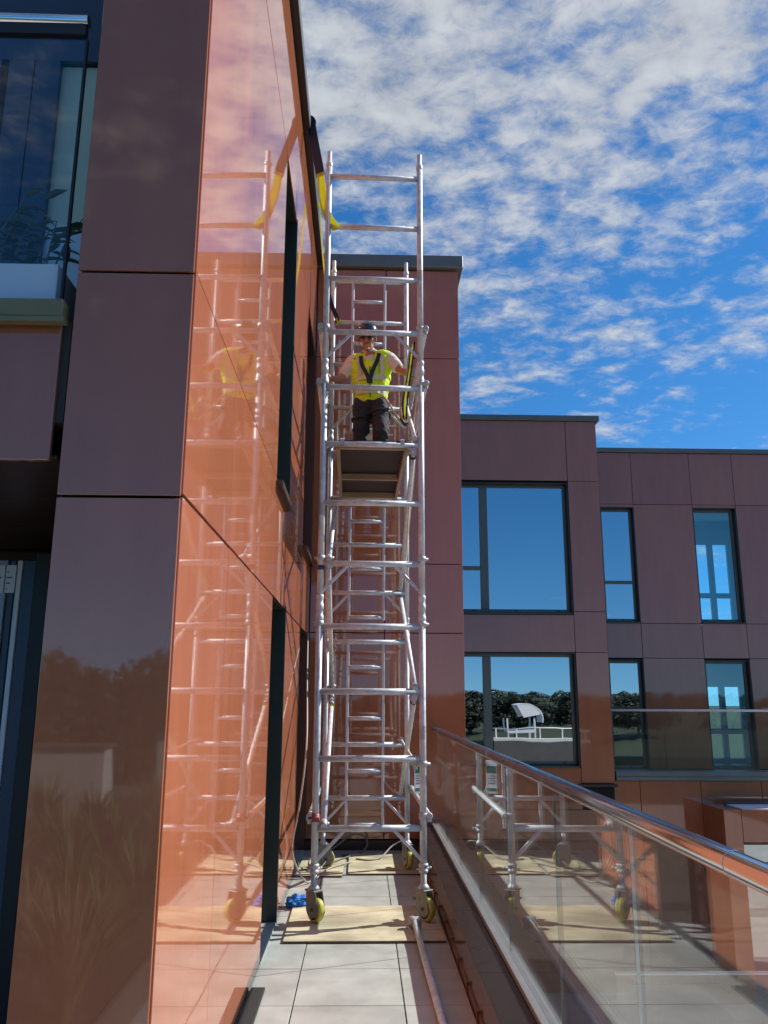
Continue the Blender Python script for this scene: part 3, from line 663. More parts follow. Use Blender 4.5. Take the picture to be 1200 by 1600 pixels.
# braces and guard rails along the sides
def side_tube(name, u_, v0, z0, v1, z1, r=.0205, mat='alu'):
    a, b = T(u_, v0, z0), T(u_, v1, z1); mb = MB().tube([a, b], r, 12); o = mb.build(name, mat, tw)
    d = (b-a).normalized(); sg = 1 if u_ > 0 else -1
    for p in (a, b):
        hk = MB(); bracehook(hk, p, d); hk.tube([p, p-TXp*sg*.04], .014, 8); hk.build('clip', 'aluflat', o)
    return o
UR, UL = HW+.045, -HW-.045
side_tube('horizontal_brace', UR, -.0, .745, LEN, .745); side_tube('horizontal_brace', UL, 0, .735, LEN, .735)
side_tube('diagonal_brace', HW-.065, .0, 3.60, LEN, 2.70); side_tube('diagonal_brace', HW-.06, LEN, 2.61, 0, 1.69); side_tube('diagonal_brace', HW-.065, 0, 1.61, LEN, .70)
side_tube('diagonal_brace', -HW+.065, 0, .69, LEN, 1.66); side_tube('diagonal_brace', -HW+.06, LEN, 1.72, 0, 2.64); side_tube('diagonal_brace', -HW+.065, 0, 2.70, LEN, 3.62)
for z_ in (4.20, 4.70):
    side_tube('guard_rail', UR, 0, z_, LEN, z_); side_tube('guard_rail', UL, 0, z_, LEN, z_)
side_tube('diagonal_brace', HW-.05, .02, 3.72, 1.25, 4.50, .018); side_tube('diagonal_brace', HW-.055, LEN, 1.20, .05, 1.12, .012)
# working platform
pf = MB(); zk = Z0+3.0
for uu in (-.285, .285): pf.obox(T(uu, .02, zk+.0), T(uu, LEN-.02, zk+.0), .03, .075, ch=.003)
po_ = pf.build('platform_frame', 'tan', tw)
for v_ in (.035, 1.02, 1.74): MB().obox(T(-.268, v_, zk-.004), T(.268, v_, zk-.004), .035, .058, ch=.003).build('cross_bar', 'tan', po_)
MB().obox(T(0, .03, zk+.040), T(0, 1.06, zk+.040), .57, .012).build('deck_board', 'deck', po_)
MB().obox(T(0, 1.075, zk+.041), T(0, LEN-.03, zk+.041), .57, .012).build('trapdoor', 'deck', po_)
for uu in (-.25, .25):
    for v_, s_ in ((0, 1), (LEN, -1)):
        h = MB(); pr_ = [T(uu, v_+s_*.06, zk+.025), T(uu, v_+s_*.0, zk+.045), T(uu, v_-s_*.03, zk+.03), T(uu, v_-s_*.032, zk-.005)]
        h.ribbon(pr_, .035, tuple(TXp), .010); h.build('hook', 'aluflat', po_)
for uu in (-.30, .30): MB().obox(T(uu, .05, zk+.125), T(uu, LEN-.05, zk+.125), .018, .15, ch=.002).build('toe_board', 'tan', po_)
# scribbled marks on one rung
mk = MB(); zz = Z0+2.5
for a, b in (((.06, -.008), (.085, .006)), ((.085, .006), (.088, -.008)), ((.098, -.008), (.102, .006)), ((.102, .006), (.125, .008))):
    mk.obox(T(a[0], -.0232, zz+a[1]), T(b[0], -.0232, zz+b[1]), .004, .002, upv=(0, 1, 0))
mk.build('marker_scribble', 'ink', tw)
for (u_, v_, z_, mt) in ((-HW+.065, 1.62, 1.525, 'yellow'), (HW-.065, .05, 3.575, 'capblue'), (HW-.065, .05, 1.585, 'capblue'), (-HW, 0, 2.62, 'capblue')):
    MB().lathe([(-.018, .0285), (.018, .0285)], T(u_, v_, z_), (0, 0, 1) if v_ == 0 else (T(u_, 1, 0)-T(u_, 0, 0)), 14).build('tape_band', mt, tw)
for (u_, z_) in ((HW, 1.35), (-HW, 3.1), (HW, 5.2)):
    st = MB()
    st.tube([T(u_, 0, z_-.05), T(u_, 0, z_+.05)], .0262, 16, caps=False); st.build('sticker', 'sticker', tw)
# castors on adjustable legs
def castor(u_, v_, yaw, zf):
    p = T(u_, v_, 0); d = Vector((math.sin(yaw), -math.cos(yaw), 0)); ax = Vector((math.cos(yaw), math.sin(yaw), 0)); up_ = Vector((0, 0, 1))
    Rr = .088; cw = p+d*.028+up_*(zf+Rr)
    body = MB()
    for sg in (-1, 1):
        out = []
        for k in range(15):
            a = math.pi*k/14; out.append(cw+d*math.cos(a)*.074*1.0-up_*math.sin(a)*.055)
        out += [p-d*.05+up_*(zf+.205), p+d*.07+up_*(zf+.205)]
        n_ = len(out); o1 = [q_+ax*sg*.034 for q_ in out]; o2 = [q_+ax*sg*.029 for q_ in out]
        body.add(o1+o2, [list(range(n_)), list(range(n_, 2*n_))[::-1]]+[(i, (i+1) % n_, n_+(i+1) % n_, n_+i) for i in range(n_)])
    Mx = Matrix((ax, -d, up_)).transposed().to_4x4(); Mx.translation = p+up_*(zf+.205)
    body.box(-.042, .042, -.062, .058, 0, .014, .003, Mx)
    co = body.build('castor', 'castor', tw)
    MB().lathe([(-.024, .074), (-.022, Rr-.004), (-.012, Rr), (.012, Rr), (.022, Rr-.004), (.024, .074)], cw, ax, 28).build('tyre', 'tyre', co)
    hub = MB(); hub.lathe([(-.0265, .02), (-.026, .068), (.026, .068), (.0265, .02)], cw, ax, 20).lathe([(-.041, .012), (.041, .012)], cw, ax, 10); hub.build('hub', 'castordark', co)
    pd = MB(); Mp = Matrix((ax, -d, up_)).transposed().to_4x4(); Mp.translation = p-d*.085+up_*(zf+.135)
    pd.box(-.024, .024, -.03, .03, -.006, .006, .003, Mp).obox(p-d*.07+up_*(zf+.14), p-d*.03+up_*(zf+.19), .02, .01); pd.build('brake_pedal', 'castordark', co)
    lg = MB(); lg.lathe([(0, .042), (.012, .042), (.03, .027), (.036, .0225), (.20, .0225)], p+up_*(zf+.219), (0, 0, 1), 16); lg.build('leg', 'aluflat', co)
    nut = MB(); zc = .375; nut.lathe([(-.03, .027), (-.026, .034), (-.008, .034), (-.006, .030), (.012, .030), (.014, .036), (.034, .036), (.038, .027)], p+up_*zc, (0, 0, 1), 14)
    nut.tube([p+up_*zc-ax*.06, p+up_*zc+ax*.06], .007, 8); nut.ball(p+up_*zc+ax*.06, .012, 8); nut.build('leg_clamp', 'aluflat', co)
castor(-HW, 0, R(38), .018); castor(HW, 0, R(32), .018); castor(-HW, LEN, R(100), .018); castor(HW, LEN, R(15), .018)
rc = MB(); rc.lathe([(-.03, .028), (-.027, .036), (.0, .038), (.012, .034), (.03, .028)], T(-HW, 0, .735), (0, 0, 1), 14).tube([T(-HW-.05, -.02, .735), T(-HW+.03, -.03, .735)], .014, 8); rc.build('red_clip', 'red', tw)
for z_ in (.745, 1.12): 
    rc = MB(); rc.lathe([(-.022, .027), (-.02, .033), (.02, .033), (.022, .027)], T(HW, 0, z_), (0, 0, 1), 14).tube([T(HW-.02, -.02, z_), T(HW+.055, -.015, z_)], .012, 8); rc.build('clip', 'aluflat', tw)
for sg in (-1, 1):
    for z_ in (4.20, 4.70, 2.18, 2.70):
        rc = MB(); rc.lathe([(-.022, .027), (-.02, .034), (.02, .034), (.022, .027)], T(sg*HW, 0, z_), (0, 0, 1), 12).tube([T(sg*(HW-.01), -.02, z_+.004), T(sg*(HW+.05), -.01, z_-.004)], .011, 8); rc.build('clip', 'aluflat', tw)
# hanging inspection tag (things that hang from the tower stay things)
tg = thing('safety_tag', 'white and green inspection tag hanging on the right side of the tower', 'tag', (.50, 7.25, .83))
Mt = Matrix.Translation((.485, 7.25, 0)) @ Matrix.Rotation(R(28), 4, 'Z')
MB().box(-.048, .048, -.003, .003, .82, 1.09, .002, Mt).build('plate', 'white', tg)
q = MB(); q.box(-.043, .043, -.0045, -.0035, .985, 1.045, 0, Mt).box(-.043, .043, -.0045, -.0035, .84, .865, 0, Mt); q.build('green_print', 'green', tg)
q = MB()
for i in range(4): q.box(-.035, .03-.012*(i % 2), -.0045, -.0035, .90+.02*i, .906+.02*i, 0, Mt)
q.build('print', 'ink', tg)
MB().tube([(.485, 7.25, 1.085), (.49, 7.24, 1.12), (.485, 7.25, 1.15)], .003, 6).build('tie', 'ink', tg)

# ================================================================== STRAPS AND ROPES
def curve_pts(P, n=8):
    P = [Vector(p) for p in P]; P = [2*P[0]-P[1]]+P+[2*P[-1]-P[-2]]; out = []
    for i in range(1, len(P)-2):
        for k in range(n):
            t = k/n; a, b, c_, d = P[i-1], P[i], P[i+1], P[i+2]
            out.append(.5*((2*b)+(-a+c_)*t+(2*a-5*b+4*c_-d)*t*t+(-a+3*b-3*c_+d)*t*t*t))
    out.append(P[-2]); return out
st1 = thing('ratchet_strap', 'yellow strap with navy sleeve tying the tower top to the left roof edge', 'strap', (-.5, 6.45, 5.66))
sv = (.92, -.38, 0)
MB().ribbon(curve_pts([(-.85, 6.88, 7.066), (-.60, 6.88, 7.068), (-.548, 6.87, 7.03), (-.540, 6.83, 6.93), (-.50, 6.72, 6.66), (-.455, 6.60, 6.38), (-.43, 6.56, 6.22)]), .085, sv, .006).build('sleeve', 'navy', st1)
a = T(-HW+.05, -.028, Z0+5.0)
MB().ribbon(curve_pts([(-.435, 6.565, 6.26), (-.415, 6.53, 6.08), (-.385, 6.48, 5.88), (-.345, 6.455, 5.74), (a.x+.02, a.y-.004, a.z-.035)]), .075, (.9, -.4, 0), .003).build('webbing', 'yellow', st1)
MB().ribbon(curve_pts([(-.440, 6.57, 6.25), (-.425, 6.54, 6.05), (-.395, 6.49, 5.86), (-.355, 6.465, 5.72), (a.x+.02, a.y+.03, a.z-.03)]), .045, (.9, .3, 0), .004).build('webbing', 'yellow', st1)
st2 = thing('ratchet_strap', 'yellow strap with navy end tying the back of the tower to the roof edge', 'strap', (-.45, 8.3, 5.65))
MB().ribbon(curve_pts([(-.85, 8.22, 7.066), (-.60, 8.22, 7.068), (-.545, 8.22, 7.03), (-.53, 8.22, 6.90), (-.50, 8.24, 6.5), (-.46, 8.28, 6.1), (-.42, 8.31, 5.95)]), .05, (.2, -1, 0), .005).build('webbing', 'yellow', st2)
b = T(-HW, LEN, Z0+5.0)
MB().ribbon(curve_pts([(-.42, 8.31, 5.96), (-.385, 8.32, 5.84), (b.x+.035, b.y-.035, b.z+.06), (b.x+.05, b.y-.035, b.z-.02)]), .05, (.9, -.3, .0), .006).build('sleeve', 'navy', st2)
MB().ribbon(curve_pts([(b.x+.03, b.y-.04, b.z+.02), (b.x+.06, b.y-.04, b.z-.03), (b.x+.08, b.y-.03, b.z+.015)]), .045, (.3, -.9, .3), .006).build('webbing_end', 'yellow', st2)
rb = thing('rope_bundle', 'bundle of yellow and dark webbing hanging beside the worker on the right', 'strap', (.45, 7.0, 4.2))
for i in range(4):
    q = .012*i; pts = curve_pts([T(HW-.045-q, .03+.06*i, 4.60), T(HW-.06-q, .2+.1*i, 4.45-.02*i), T(HW-.075-q*1.5, .55+.06*i, 4.28), T(HW-.07-q, .80, 4.16)])
    MB().ribbon(pts, .016, (.6, -.5, .3), .006).build('webbing', ('navy', 'yellow', 'navy', 'rope')[i], rb)
MB().tube(curve_pts([T(HW-.12, .84, 4.19), T(HW-.08, .84, 4.13), T(HW-.04, .82, 4.13), T(HW-.02, .82, 4.18)]), .016, 8).build('buckle', 'castordark', rb)
lr = thing('lashing_rope', 'pale thin ropes slung from the guard rail down to the platform', 'rope', (.42, 7.1, 3.6))
for i in range(3):
    MB().tube(curve_pts([T(HW+.02, .10+.12*i, 4.66), T(HW+.0, .35+.1*i, 4.25), T(HW-.03+.01*i, .75+.1*i, 3.9), T(HW-.05+.015*i, .45, 3.64), T(HW-.06+.015*i, .75+.2*i, 3.15), T(HW-.05, 1.4, 2.75)]), .006, 8).build('rope', 'rope', lr)

# ================================================================== WORKER
def blob(name, parts, mat, parent, voxel=.012, smooth=4, fold=0.0):
    """parts: list of (p0, r0, p1, r1) capsules or ('e', centre, radii); fused into one skin"""
    mb = MB()
    for p in parts:
        if p[0] == 'e': mb.ball(p[1], 1.0, 16, p[2], p[3] if len(p) > 3 else None)
        else:
            a, ra, b_, rb_ = p; a, b_ = Vector(a), Vector(b_); k = 5
            mb.tube([a.lerp(b_, i/k) for i in range(k+1)], [ra+(rb_-ra)*i/k for i in range(k+1)], 14); mb.ball(a, ra*1.0, 14); mb.ball(b_, rb_*1.0, 14)
    o = mb.build('tmp_blob', mat, None)
    md = o.modifiers.new('r', 'REMESH'); md.mode = 'VOXEL'; md.voxel_size = voxel
    ms = o.modifiers.new('s', 'SMOOTH'); ms.iterations = smooth; ms.factor = .6
    dg = bpy.context.evaluated_depsgraph_get(); me = bpy.data.meshes.new_from_object(o.evaluated_get(dg)); bpy.data.objects.remove(o)
    me.name = name; me.polygons.foreach_set('use_smooth', [True]*len(me.polygons))
    if not me.materials: me.materials.append(M[mat])
    if fold:       # creases in the cloth
        me.update(); ns = [v.normal.copy() for v in me.vertices]
        for v, nn in zip(me.vertices, ns):
            p = v.co; k = mn.noise(Vector((p.x*9, p.y*9, p.z*20)))+.6*mn.noise(Vector((p.x*26+p.z*14, p.y*22, p.z*30))); v.co = p+nn*k*fold
    n_ = bpy.data.objects.new(name, me); COL.objects.link(n_); n_.parent = parent
    if parent: me.transform(Matrix.Translation(-wloc(parent)))
    return n_
DZ = zk+.047                                   # deck top
Y = 7.93
neck = Vector((.045, Y+.02, 5.09)); headc = Vector((.012, Y-.055, 5.245))
shR, shL = Vector((.235, Y+.02, 5.055)), Vector((-.135, Y+.05, 5.035))      # image right / left
elR, haR = Vector((.365, Y-.13, 4.86)), Vector((.462, Y-.33, 4.765))
elL, haL = Vector((-.265, Y+.03, 4.82)), Vector((-.370, Y-.16, 4.765))
hip = Vector((.055, Y+.06, 4.63)); hpR, hpL = Vector((.140, Y+.05, 4.57)), Vector((-.030, Y+.07, 4.57))
knR, anR = Vector((.160, Y-.13, 4.20)), Vector((.15, Y+.08, DZ+.09)); knL, anL = Vector((-.050, Y+.03, 4.14)), Vector((-.075, Y+.10, DZ+.09))
def hand_parts(wr, d, side, curl):
    """palm, four unequal curled fingers and a thumb closing on a tube"""
    d = Vector(d).normalized(); s_ = Vector(side).normalized(); s_ = (s_-d*s_.dot(d)).normalized(); nn = d.cross(s_); out = []; k = wr+d*.085
    out.append((wr, .026, wr+d*.03, .026))
    for i in range(4): out.append((wr+d*.02+s_*(-.016+.011*i), .015, k+s_*(-.027+.018*i), .0115))
    for i, l in enumerate((.032, .038, .036, .028)):
        a = k+s_*(-.027+.018*i); b1 = a+(d*.75+nn*curl*.6).normalized()*l; b2 = b1+(d*-.1+nn*curl).normalized()*l*.8; b3 = b2+(d*-.9+nn*curl*.4).normalized()*l*.6
        out += [(a, .0105, b1, .0098), (b1, .0098, b2, .0092), (b2, .0092, b3, .0082)]
    t0 = wr+d*.025-s_*.03; t1 = t0+(d*.5-s_*.75+nn*curl*.3).normalized()*.035; t2 = t1+(d*.65+nn*curl*.8).normalized()*.03
    out += [(wr+d*.015, .018, t0, .013), (t0, .013, t1, .011), (t1, .011, t2, .009)]
    return out
HRx = Matrix.Rotation(R(-8), 3, 'Z') @ Matrix.Rotation(R(22), 3, 'X')
def H(x, y, z): return headc+HRx @ Vector((x*1.08, y*1.08, z*1.08))       # head space: -y is forward
body = [(neck, .075, hip, .105), (shR+Vector((-.04, 0, -.02)), .085, (hip+Vector((.06, 0, .1))), .10), (shL+Vector((.04, 0, -.02)), .085, hip+Vector((-.06, 0, .1)), .10),
        (shR, .062, shL, .062), (neck, .055, H(0, .01, -.06), .053),
        (shR, .056, elR, .043), (elR, .044, haR, .028), (shL, .056, elL, .043), (elL, .044, haL, .028),
        (hpR, .088, knR, .06), (knR, .06, anR, .042), (hpL, .088, knL, .06), (knL, .06, anL, .042), (hip, .12, hip+Vector((0, 0, -.05)), .11),
        ('e', H(0, .012, .02), (.076, .094, .105), HRx), ('e', H(0, -.020, -.055), (.052, .062, .058), HRx), (H(0, -.075, -.098), .018, H(0, -.06, -.092), .025),
        (H(0, -.086, .018), .010, H(0, -.108, -.022), .0125), (H(-.011, -.098, -.024), .008, H(.011, -.098, -.024), .008),
        (H(-.034, -.080, .030), .012, H(.034, -.080, .030), .012), (H(-.02, -.089, -.057), .0075, H(.02, -.089, -.057), .0075), (H(-.017, -.086, -.069), .0075, H(.017, -.086, -.069), .0075),
        (H(-.045, -.06, -.01), .02, H(-.03, -.07, -.04), .016), (H(.045, -.06, -.01), .02, H(.03, -.07, -.04), .016)]
for sg in (-1, 1): body.append(('e', H(sg*.078, .012, -.005), (.011, .02, .032), HRx))
body += hand_parts(haL, (haL-elL), (0, 0, 1), -1)
person = blob('person', body, 'skin', None, .0075, 3)
c0 = Vector((.05, Y+.05, DZ)); person.data.transform(Matrix.Translation(-c0)); person.location = c0
tag(person, 'worker in yellow vest and black helmet standing on the tower platform', 'person')
for sg in (-1, 1):
    e = MB().ball(H(sg*.033, -.086, .012), .0135, 10, (1, .6, .75)); e.build('eye', 'white', person); MB().ball(H(sg*.033, -.0945, .011), .0055, 8).build('pupil', 'eye', person)
hm = MB()
vs_, fs = [], []; nA, nB = 24, 9
for i in range(nB+1):
    t = (math.pi/2)*i/nB
    for j in range(nA):
        a = 2*math.pi*j/nA; rx, ry, rz = .105, .130, .118
        brim = 1.0+ (.16*max(0, -math.sin(a))**3 if i == nB else 0) + (.03 if i == nB else 0)
        vs_.append(H(math.sin(t)*math.cos(a)*rx*brim, .012+math.sin(t)*math.sin(a)*ry*brim, .052+math.cos(t)*rz - (.012 if i == nB else 0)))
for i in range(nB):
    for j in range(nA): fs.append((i*nA+j, (i+1)*nA+j, (i+1)*nA+(j+1) % nA, i*nA+(j+1) % nA))
hm.add(vs_, fs, True)
hm.tube([H(math.cos(6.283*k/24)*.108, .012+math.sin(6.283*k/24)*.134, .042) for k in range(25)], .006, 6)
ho = hm.build('helmet', 'helmet', person)
cs = MB()
for sg in (-1, 1): cs.ribbon(curve_pts([H(sg*.085, -.01, .05), H(sg*.083, -.02, -.02), H(sg*.055, -.055, -.085), H(0, -.07, -.118)]), .014, tuple(HRx @ Vector((0, -1, .2))), .003)
cs.build('chin_strap', 'navy', person)
sun_gl = MB()
for sg in (-1, 1): sun_gl.ball(H(sg*.034, -.092, .012), .021, 12, (1.15, .35, .75), HRx); sun_gl.tube([H(sg*.058, -.085, .014), H(sg*.08, .0, .012)], .0025, 6)
sun_gl.tube([H(-.015, -.102, .014), H(.015, -.102, .014)], .003, 6); sun_gl.build('glasses', 'eye', person)
blob('shirt', [(shR, .078, shR.lerp(elR, .62), .066), (shL, .078, shL.lerp(elL, .62), .066), (shR, .075, shL, .075), (neck+Vector((0, .01, -.02)), .085, hip+Vector((0, 0, .15)), .118), (neck+Vector((0, .0, 0)), .066, neck+Vector((-.008, -.012, .045)), .062)], 'shirt', person, .010, 3, .008)
co = MB(); co.tube([neck+Vector((math.cos(a)*.070-.006, math.sin(a)*.074-.012, .04+.014*math.sin(a))) for a in [6.283*k/20 for k in range(21)]], .014, 8); co.build('collar', 'shirt', person)
V_ = lambda x, y, z: Vector((x, y, z))
vest = blob('vest', [(shR+V_(-.025, 0, .016), .074, shR+V_(-.10, -.01, .008), .082), (shL+V_(.025, 0, .016), .074, shL+V_(.10, -.01, .008), .082), (shR+V_(-.055, 0, -.05), .102, hip+V_(.055, 0, .03), .112), (shL+V_(.055, 0, -.05), .102, hip+V_(-.055, 0, .03), .112),
     (neck+V_(0, .0, -.16), .118, hip+V_(0, -.01, .02), .132), (hip+V_(.055, 0, .0), .118, hip+V_(-.055, 0, .0), .118)], 'vest', person, .010, 3, .015)
def on_front(x, z, r=.004):
    """front surface point of the vest at (x, z), read from the vest mesh"""
    best = None; off = wloc(person)
    for v in vest.data.vertices:
        p = v.co+off
        if abs(p.x-x) < .016 and abs(p.z-z) < .016 and (best is None or p.y < best): best = p.y
    return Vector((x, (best if best is not None else Y-.1)-r, z))
def tape(pts, w, name, mat, t=.004, r=.004, side=None):
    P = [on_front(x, z, r) for x, z in pts]; P = curve_pts(P, 4); d = (P[-1]-P[0]).normalized(); sd_ = side or Vector((0, -1, 0)).cross(d)
    return MB().ribbon(P, w, tuple(sd_), t).build(name, mat, person)
lx = [-.085+.26*k/10+.012 for k in range(11)]
for zt in (4.81, 4.665): tape([(x, zt) for x in [-.10+.31*k/10 for k in range(11)]], .05, 'reflective_band', 'reflect')
for xs in (.165, -.065): tape([(xs, 5.06), (xs, 4.99), (xs, 4.91), (xs, 4.84)], .045, 'reflective_band', 'reflect')
tape([(.135, 5.08), (.115, 5.00), (.085, 4.92), (.058, 4.84), (.042, 4.78)], .04, 'harness_strap', 'navy', .006, .009)
tape([(-.055, 5.06), (-.05, 4.98), (-.025, 4.90), (.010, 4.83), (.030, 4.78)], .04, 'harness_strap', 'navy', .006, .009)
bk = MB(); bp_ = on_front(.036, 4.775, .014); bk.box(bp_.x-.03, bp_.x+.03, bp_.y-.008, bp_.y+.008, bp_.z-.035, bp_.z+.03, ch=.006); bk.build('harness_buckle', 'blackplastic', person)
tape([(.04, 4.92), (.04, 4.86), (.04, 4.80), (.042, 4.70), (.045, 4.60)], .010, 'zip', 'castordark', .003, .003)
blob('trousers', [(hip+V_(0, 0, -.01), .122, hip+V_(0, 0, -.08), .115), (hpR, .105, knR, .080), (knR, .080, anR+V_(0, 0, .02), .068), (hpL, .105, knL, .080), (knL, .080, anL+V_(0, 0, .02), .068)], 'trouser', person, .011, 3, .016)
for nm, p_, dd in (('thigh_strap', hpR.lerp(knR, .42), knR-hpR), ('thigh_strap', hpL.lerp(knL, .42), knL-hpL)):
    dd = dd.normalized(); x_ = dd.cross(Vector((0, 1, 0))).normalized(); y_ = dd.cross(x_)
    MB().tube([p_+x_*math.cos(6.283*k/20)*.10+y_*math.sin(6.283*k/20)*.10 for k in range(21)], .014, 8).build(nm, 'blackplastic', person)
blob('tool_pouch', [(hip+V_(-.14, -.05, -.05), .045, hip+V_(-.145, -.04, -.14), .04)], 'blackplastic', person, .012, 3)
blob('tool_pouch', [(hip+V_(.15, -.05, -.06), .04, hip+V_(.155, -.04, -.13), .036)], 'blackplastic', person, .012, 3)
for an in (anR, anL): blob('boot', [(an+V_(0, .0, .03), .055, an+V_(0, .015, -.045), .046), (an+V_(0, 0, -.04), .046, an+V_(0, -.15, -.052), .037)], 'boot', person, .012, 3)
blob('glove', hand_parts(haR, (haR-elR), (0, 0, 1), 1)+[(haR-(haR-elR).normalized()*.05, .036, haR, .034)], 'glove', person, .006, 2)
# safety lanyard from the harness to the guard rail
ly = MB().tube(curve_pts([hip+V_(.10, -.13, .0), hip+V_(.16, -.22, -.10), T(HW-.10, .95, 4.18), T(HW-.03, .80, 4.10)]), .011, 8)
tag(rebase(ly.build('lanyard', 'rope')), 'pale safety lanyard looping from the harness to the tower guard rail', 'lanyard')

# ================================================================== THINGS ON THE TERRACE FLOOR
def board(x0, x1, y0, y1, rz, label, t=.018):
    cx, cy = (x0+x1)/2, (y0+y1)/2; o = thing('plywood_board', label, 'board', (cx, cy, 0), 'plywood boards protecting the pavers')
    Mx = Matrix.Translation((cx, cy, 0)) @ Matrix.Rotation(rz, 4, 'Z'); w, h = (x1-x0)/2, (y1-y0)/2
    MB().box(-w, w, -h, h, .0135, t, .001, Mx).build('face_ply', 'ply', o); MB().box(-w+.001, w-.001, -h+.001, h-.001, .001, .0134, 0, Mx).build('edge_ply', 'plyedge', o)
    return o
board(-.525, .575, 5.985, 6.93, R(.5), 'large pale plywood sheet under the front castors of the tower')
board(-.125, .56, 8.13, 9.10, R(.4), 'pale plywood sheet at the back right of the tower')
board(-.60, -.165, 8.04, 8.92, R(-1.2), 'narrow pale plywood sheet at the back left of the tower')
tb = thing('loose_tube', 'loose aluminium tube with clamp end lying along the pavers on the right', 'tube', (.40, 5.3, 0))
MB().tube([(.385, 6.27, .062), (.40, 5.4, .040), (.425, 4.1, .024)], .0215, 14).build('tube', 'alu', tb)
cl = MB(); cl.lathe([(-.045, .024), (-.04, .034), (-.01, .036), (.0, .032), (.03, .034), (.045, .026)], (.385, 6.28, .064), (1, .0, 0), 14); cl.box(.345, .425, 6.262, 6.30, .0, .05, ch=.008); cl.tube([(.33, 6.30, .03), (.36, 6.22, .012)], .008, 8); cl.build('clamp', 'aluflat', tb)
# crumpled blue cloth by the door jamb
rg = bmesh.new(); bmesh.ops.create_icosphere(rg, subdivisions=4, radius=1)
for v in rg.verts:
    p = v.co.copy(); k = 1+.42*mn.noise(p*2.3)+.25*mn.noise(p*5.5); v.co = Vector((p.x*.085*k-.50, p.y*.075*k+6.96, max(.004, p.z*.055*k+.035)))
me = bpy.data.meshes.new('cloth'); rg.to_mesh(me); rg.free(); me.materials.append(M['blue']); o = bpy.data.objects.new('cloth', me); COL.objects.link(o)
rebase(o); tag(o, 'crumpled bright blue cloth on the floor beside the front left castor', 'cloth')
# cables
def cable(name, pts, r, mat, label):
    return tag(rebase(MB().tube(curve_pts(pts, 8), r, 8).build(name, mat)), label, 'cable')
cable('hanging_cable', [(-.60, 8.9, 2.3), (-.55, 8.2, 1.8), (-.50, 7.6, 1.2), (-.54, 7.5, .7), (-.60, 7.55, .32), (-.50, 7.7, .05), (-.42, 7.9, .012), (-.30, 8.3, .03), (-.10, 8.6, .03)], .008, 'cablew', 'pale cable hanging down the wall beside the left tower leg')
cable('power_cable', [(-.05, 8.78, .026), (.08, 8.72, .026), (.20, 8.80, .04), (.32, 8.95, .12), (.46, 9.0, .16), (.56, 9.1, .05)], .008, 'cablew', 'pale cable looping over the back plywood sheet')
cable('power_cable', [(-.52, 8.35, .03), (-.42, 8.2, .03), (-.34, 8.32, .09), (-.40, 8.46, .13), (-.50, 8.40, .08), (-.46, 8.22, .03), (-.30, 8.55, .03), (-.12, 8.9, .03)], .007, 'cable', 'dark cable coiled around the back left castor')
cable('power_cable', [(-.40, 9.0, .012), (-.25, 9.12, .10), (-.10, 9.2, .19), (.03, 9.22, .17), (.06, 9.2, .08), (-.02, 9.12, .02), (-.2, 9.05, .012)], .010, 'cable', 'grey cable standing in a loop against the end wall')
mtt = thing('floor_strip', 'dark rubber strip on the pavers along the foot of the near panel', 'strip', (-.57, 4.2, 0))
MB().box(-.615, -.535, 3.2, 5.10, .0005, .016, ch=.003).build('strip', 'mat', mtt)

# ================================================================== BEHIND THE CAMERA: what the gloss panels and windows mirror
bed = thing('planting_bed', 'long low dark edged planting bed on the terrace behind the viewer', 'planter', (-3.6, -2.5, 0))
pbox('edging', 'frame', bed, -6.2, -1.16, 1.57, 1.60, .0, .20, ch=.004); pbox('edging', 'frame', bed, -6.2, -1.16, -5.0, -4.97, .0, .20, ch=.004); pbox('edging', 'frame', bed, -1.19, -1.16, -4.969, 1.569, .0, .199, ch=.004)
pbox('soil', 'soil', bed, -6.2, -1.191, -4.969, 1.569, .0, .16)
def spiky(name, label, seed, n, h, spread, mat, cat='plant', width=.018):
    rnd = random.Random(seed); t = thing(name, label, cat, (0, 0, 0), 'plants mirrored in the pillar'); mb = MB()
    for i in range(n):
        a = rnd.uniform(0, 6.283); l = h*rnd.uniform(.6, 1.05); sp = spread*rnd.uniform(.2, 1); b0 = Vector((math.cos(a)*.03, math.sin(a)*.03, 0)); s_ = Vector((-math.sin(a), math.cos(a), 0)); v = []; f = []
        for k in range(6):
            u_ = k/5; c_ = b0+Vector((math.cos(a)*sp*u_**1.4, math.sin(a)*sp*u_**1.4, l*(u_-.45*u_**3*sp/max(spread, .01)))); w_2 = width*(1-u_**2)*.5+.0008
            v += [c_-s_*w_2, c_+s_*w_2]
        for k in range(5): f.append((2*k, 2*k+1, 2*k+3, 2*k+2))
        mb.add(v, f)
    mb.build('blades', mat, t, fix=False); return t
gp_ = [spiky('grass_clump', 'tall tawny feathery grass clump in the planting bed', 1, 190, .80, .50, 'grassdry', width=.010),
       spiky('spiky_plant', 'strappy green spiky plant in the planting bed', 2, 100, .75, .6, 'grass', width=.03),
       spiky('grass_clump', 'green arching grass clump in the planting bed', 3, 200, .7, .5, 'grass', width=.012)]
rnd = random.Random(5); cnt = [0, 0, 0]
words = ['nearest the glass', 'second from the glass', 'third from the glass', 'fourth from the glass', 'fifth from the glass', 'sixth from the glass', 'seventh from the glass', 'eighth from the glass', 'ninth from the glass', 'tenth from the glass']
kinds = ['tawny feathery grass clump', 'strappy green spiky plant', 'green arching grass clump']
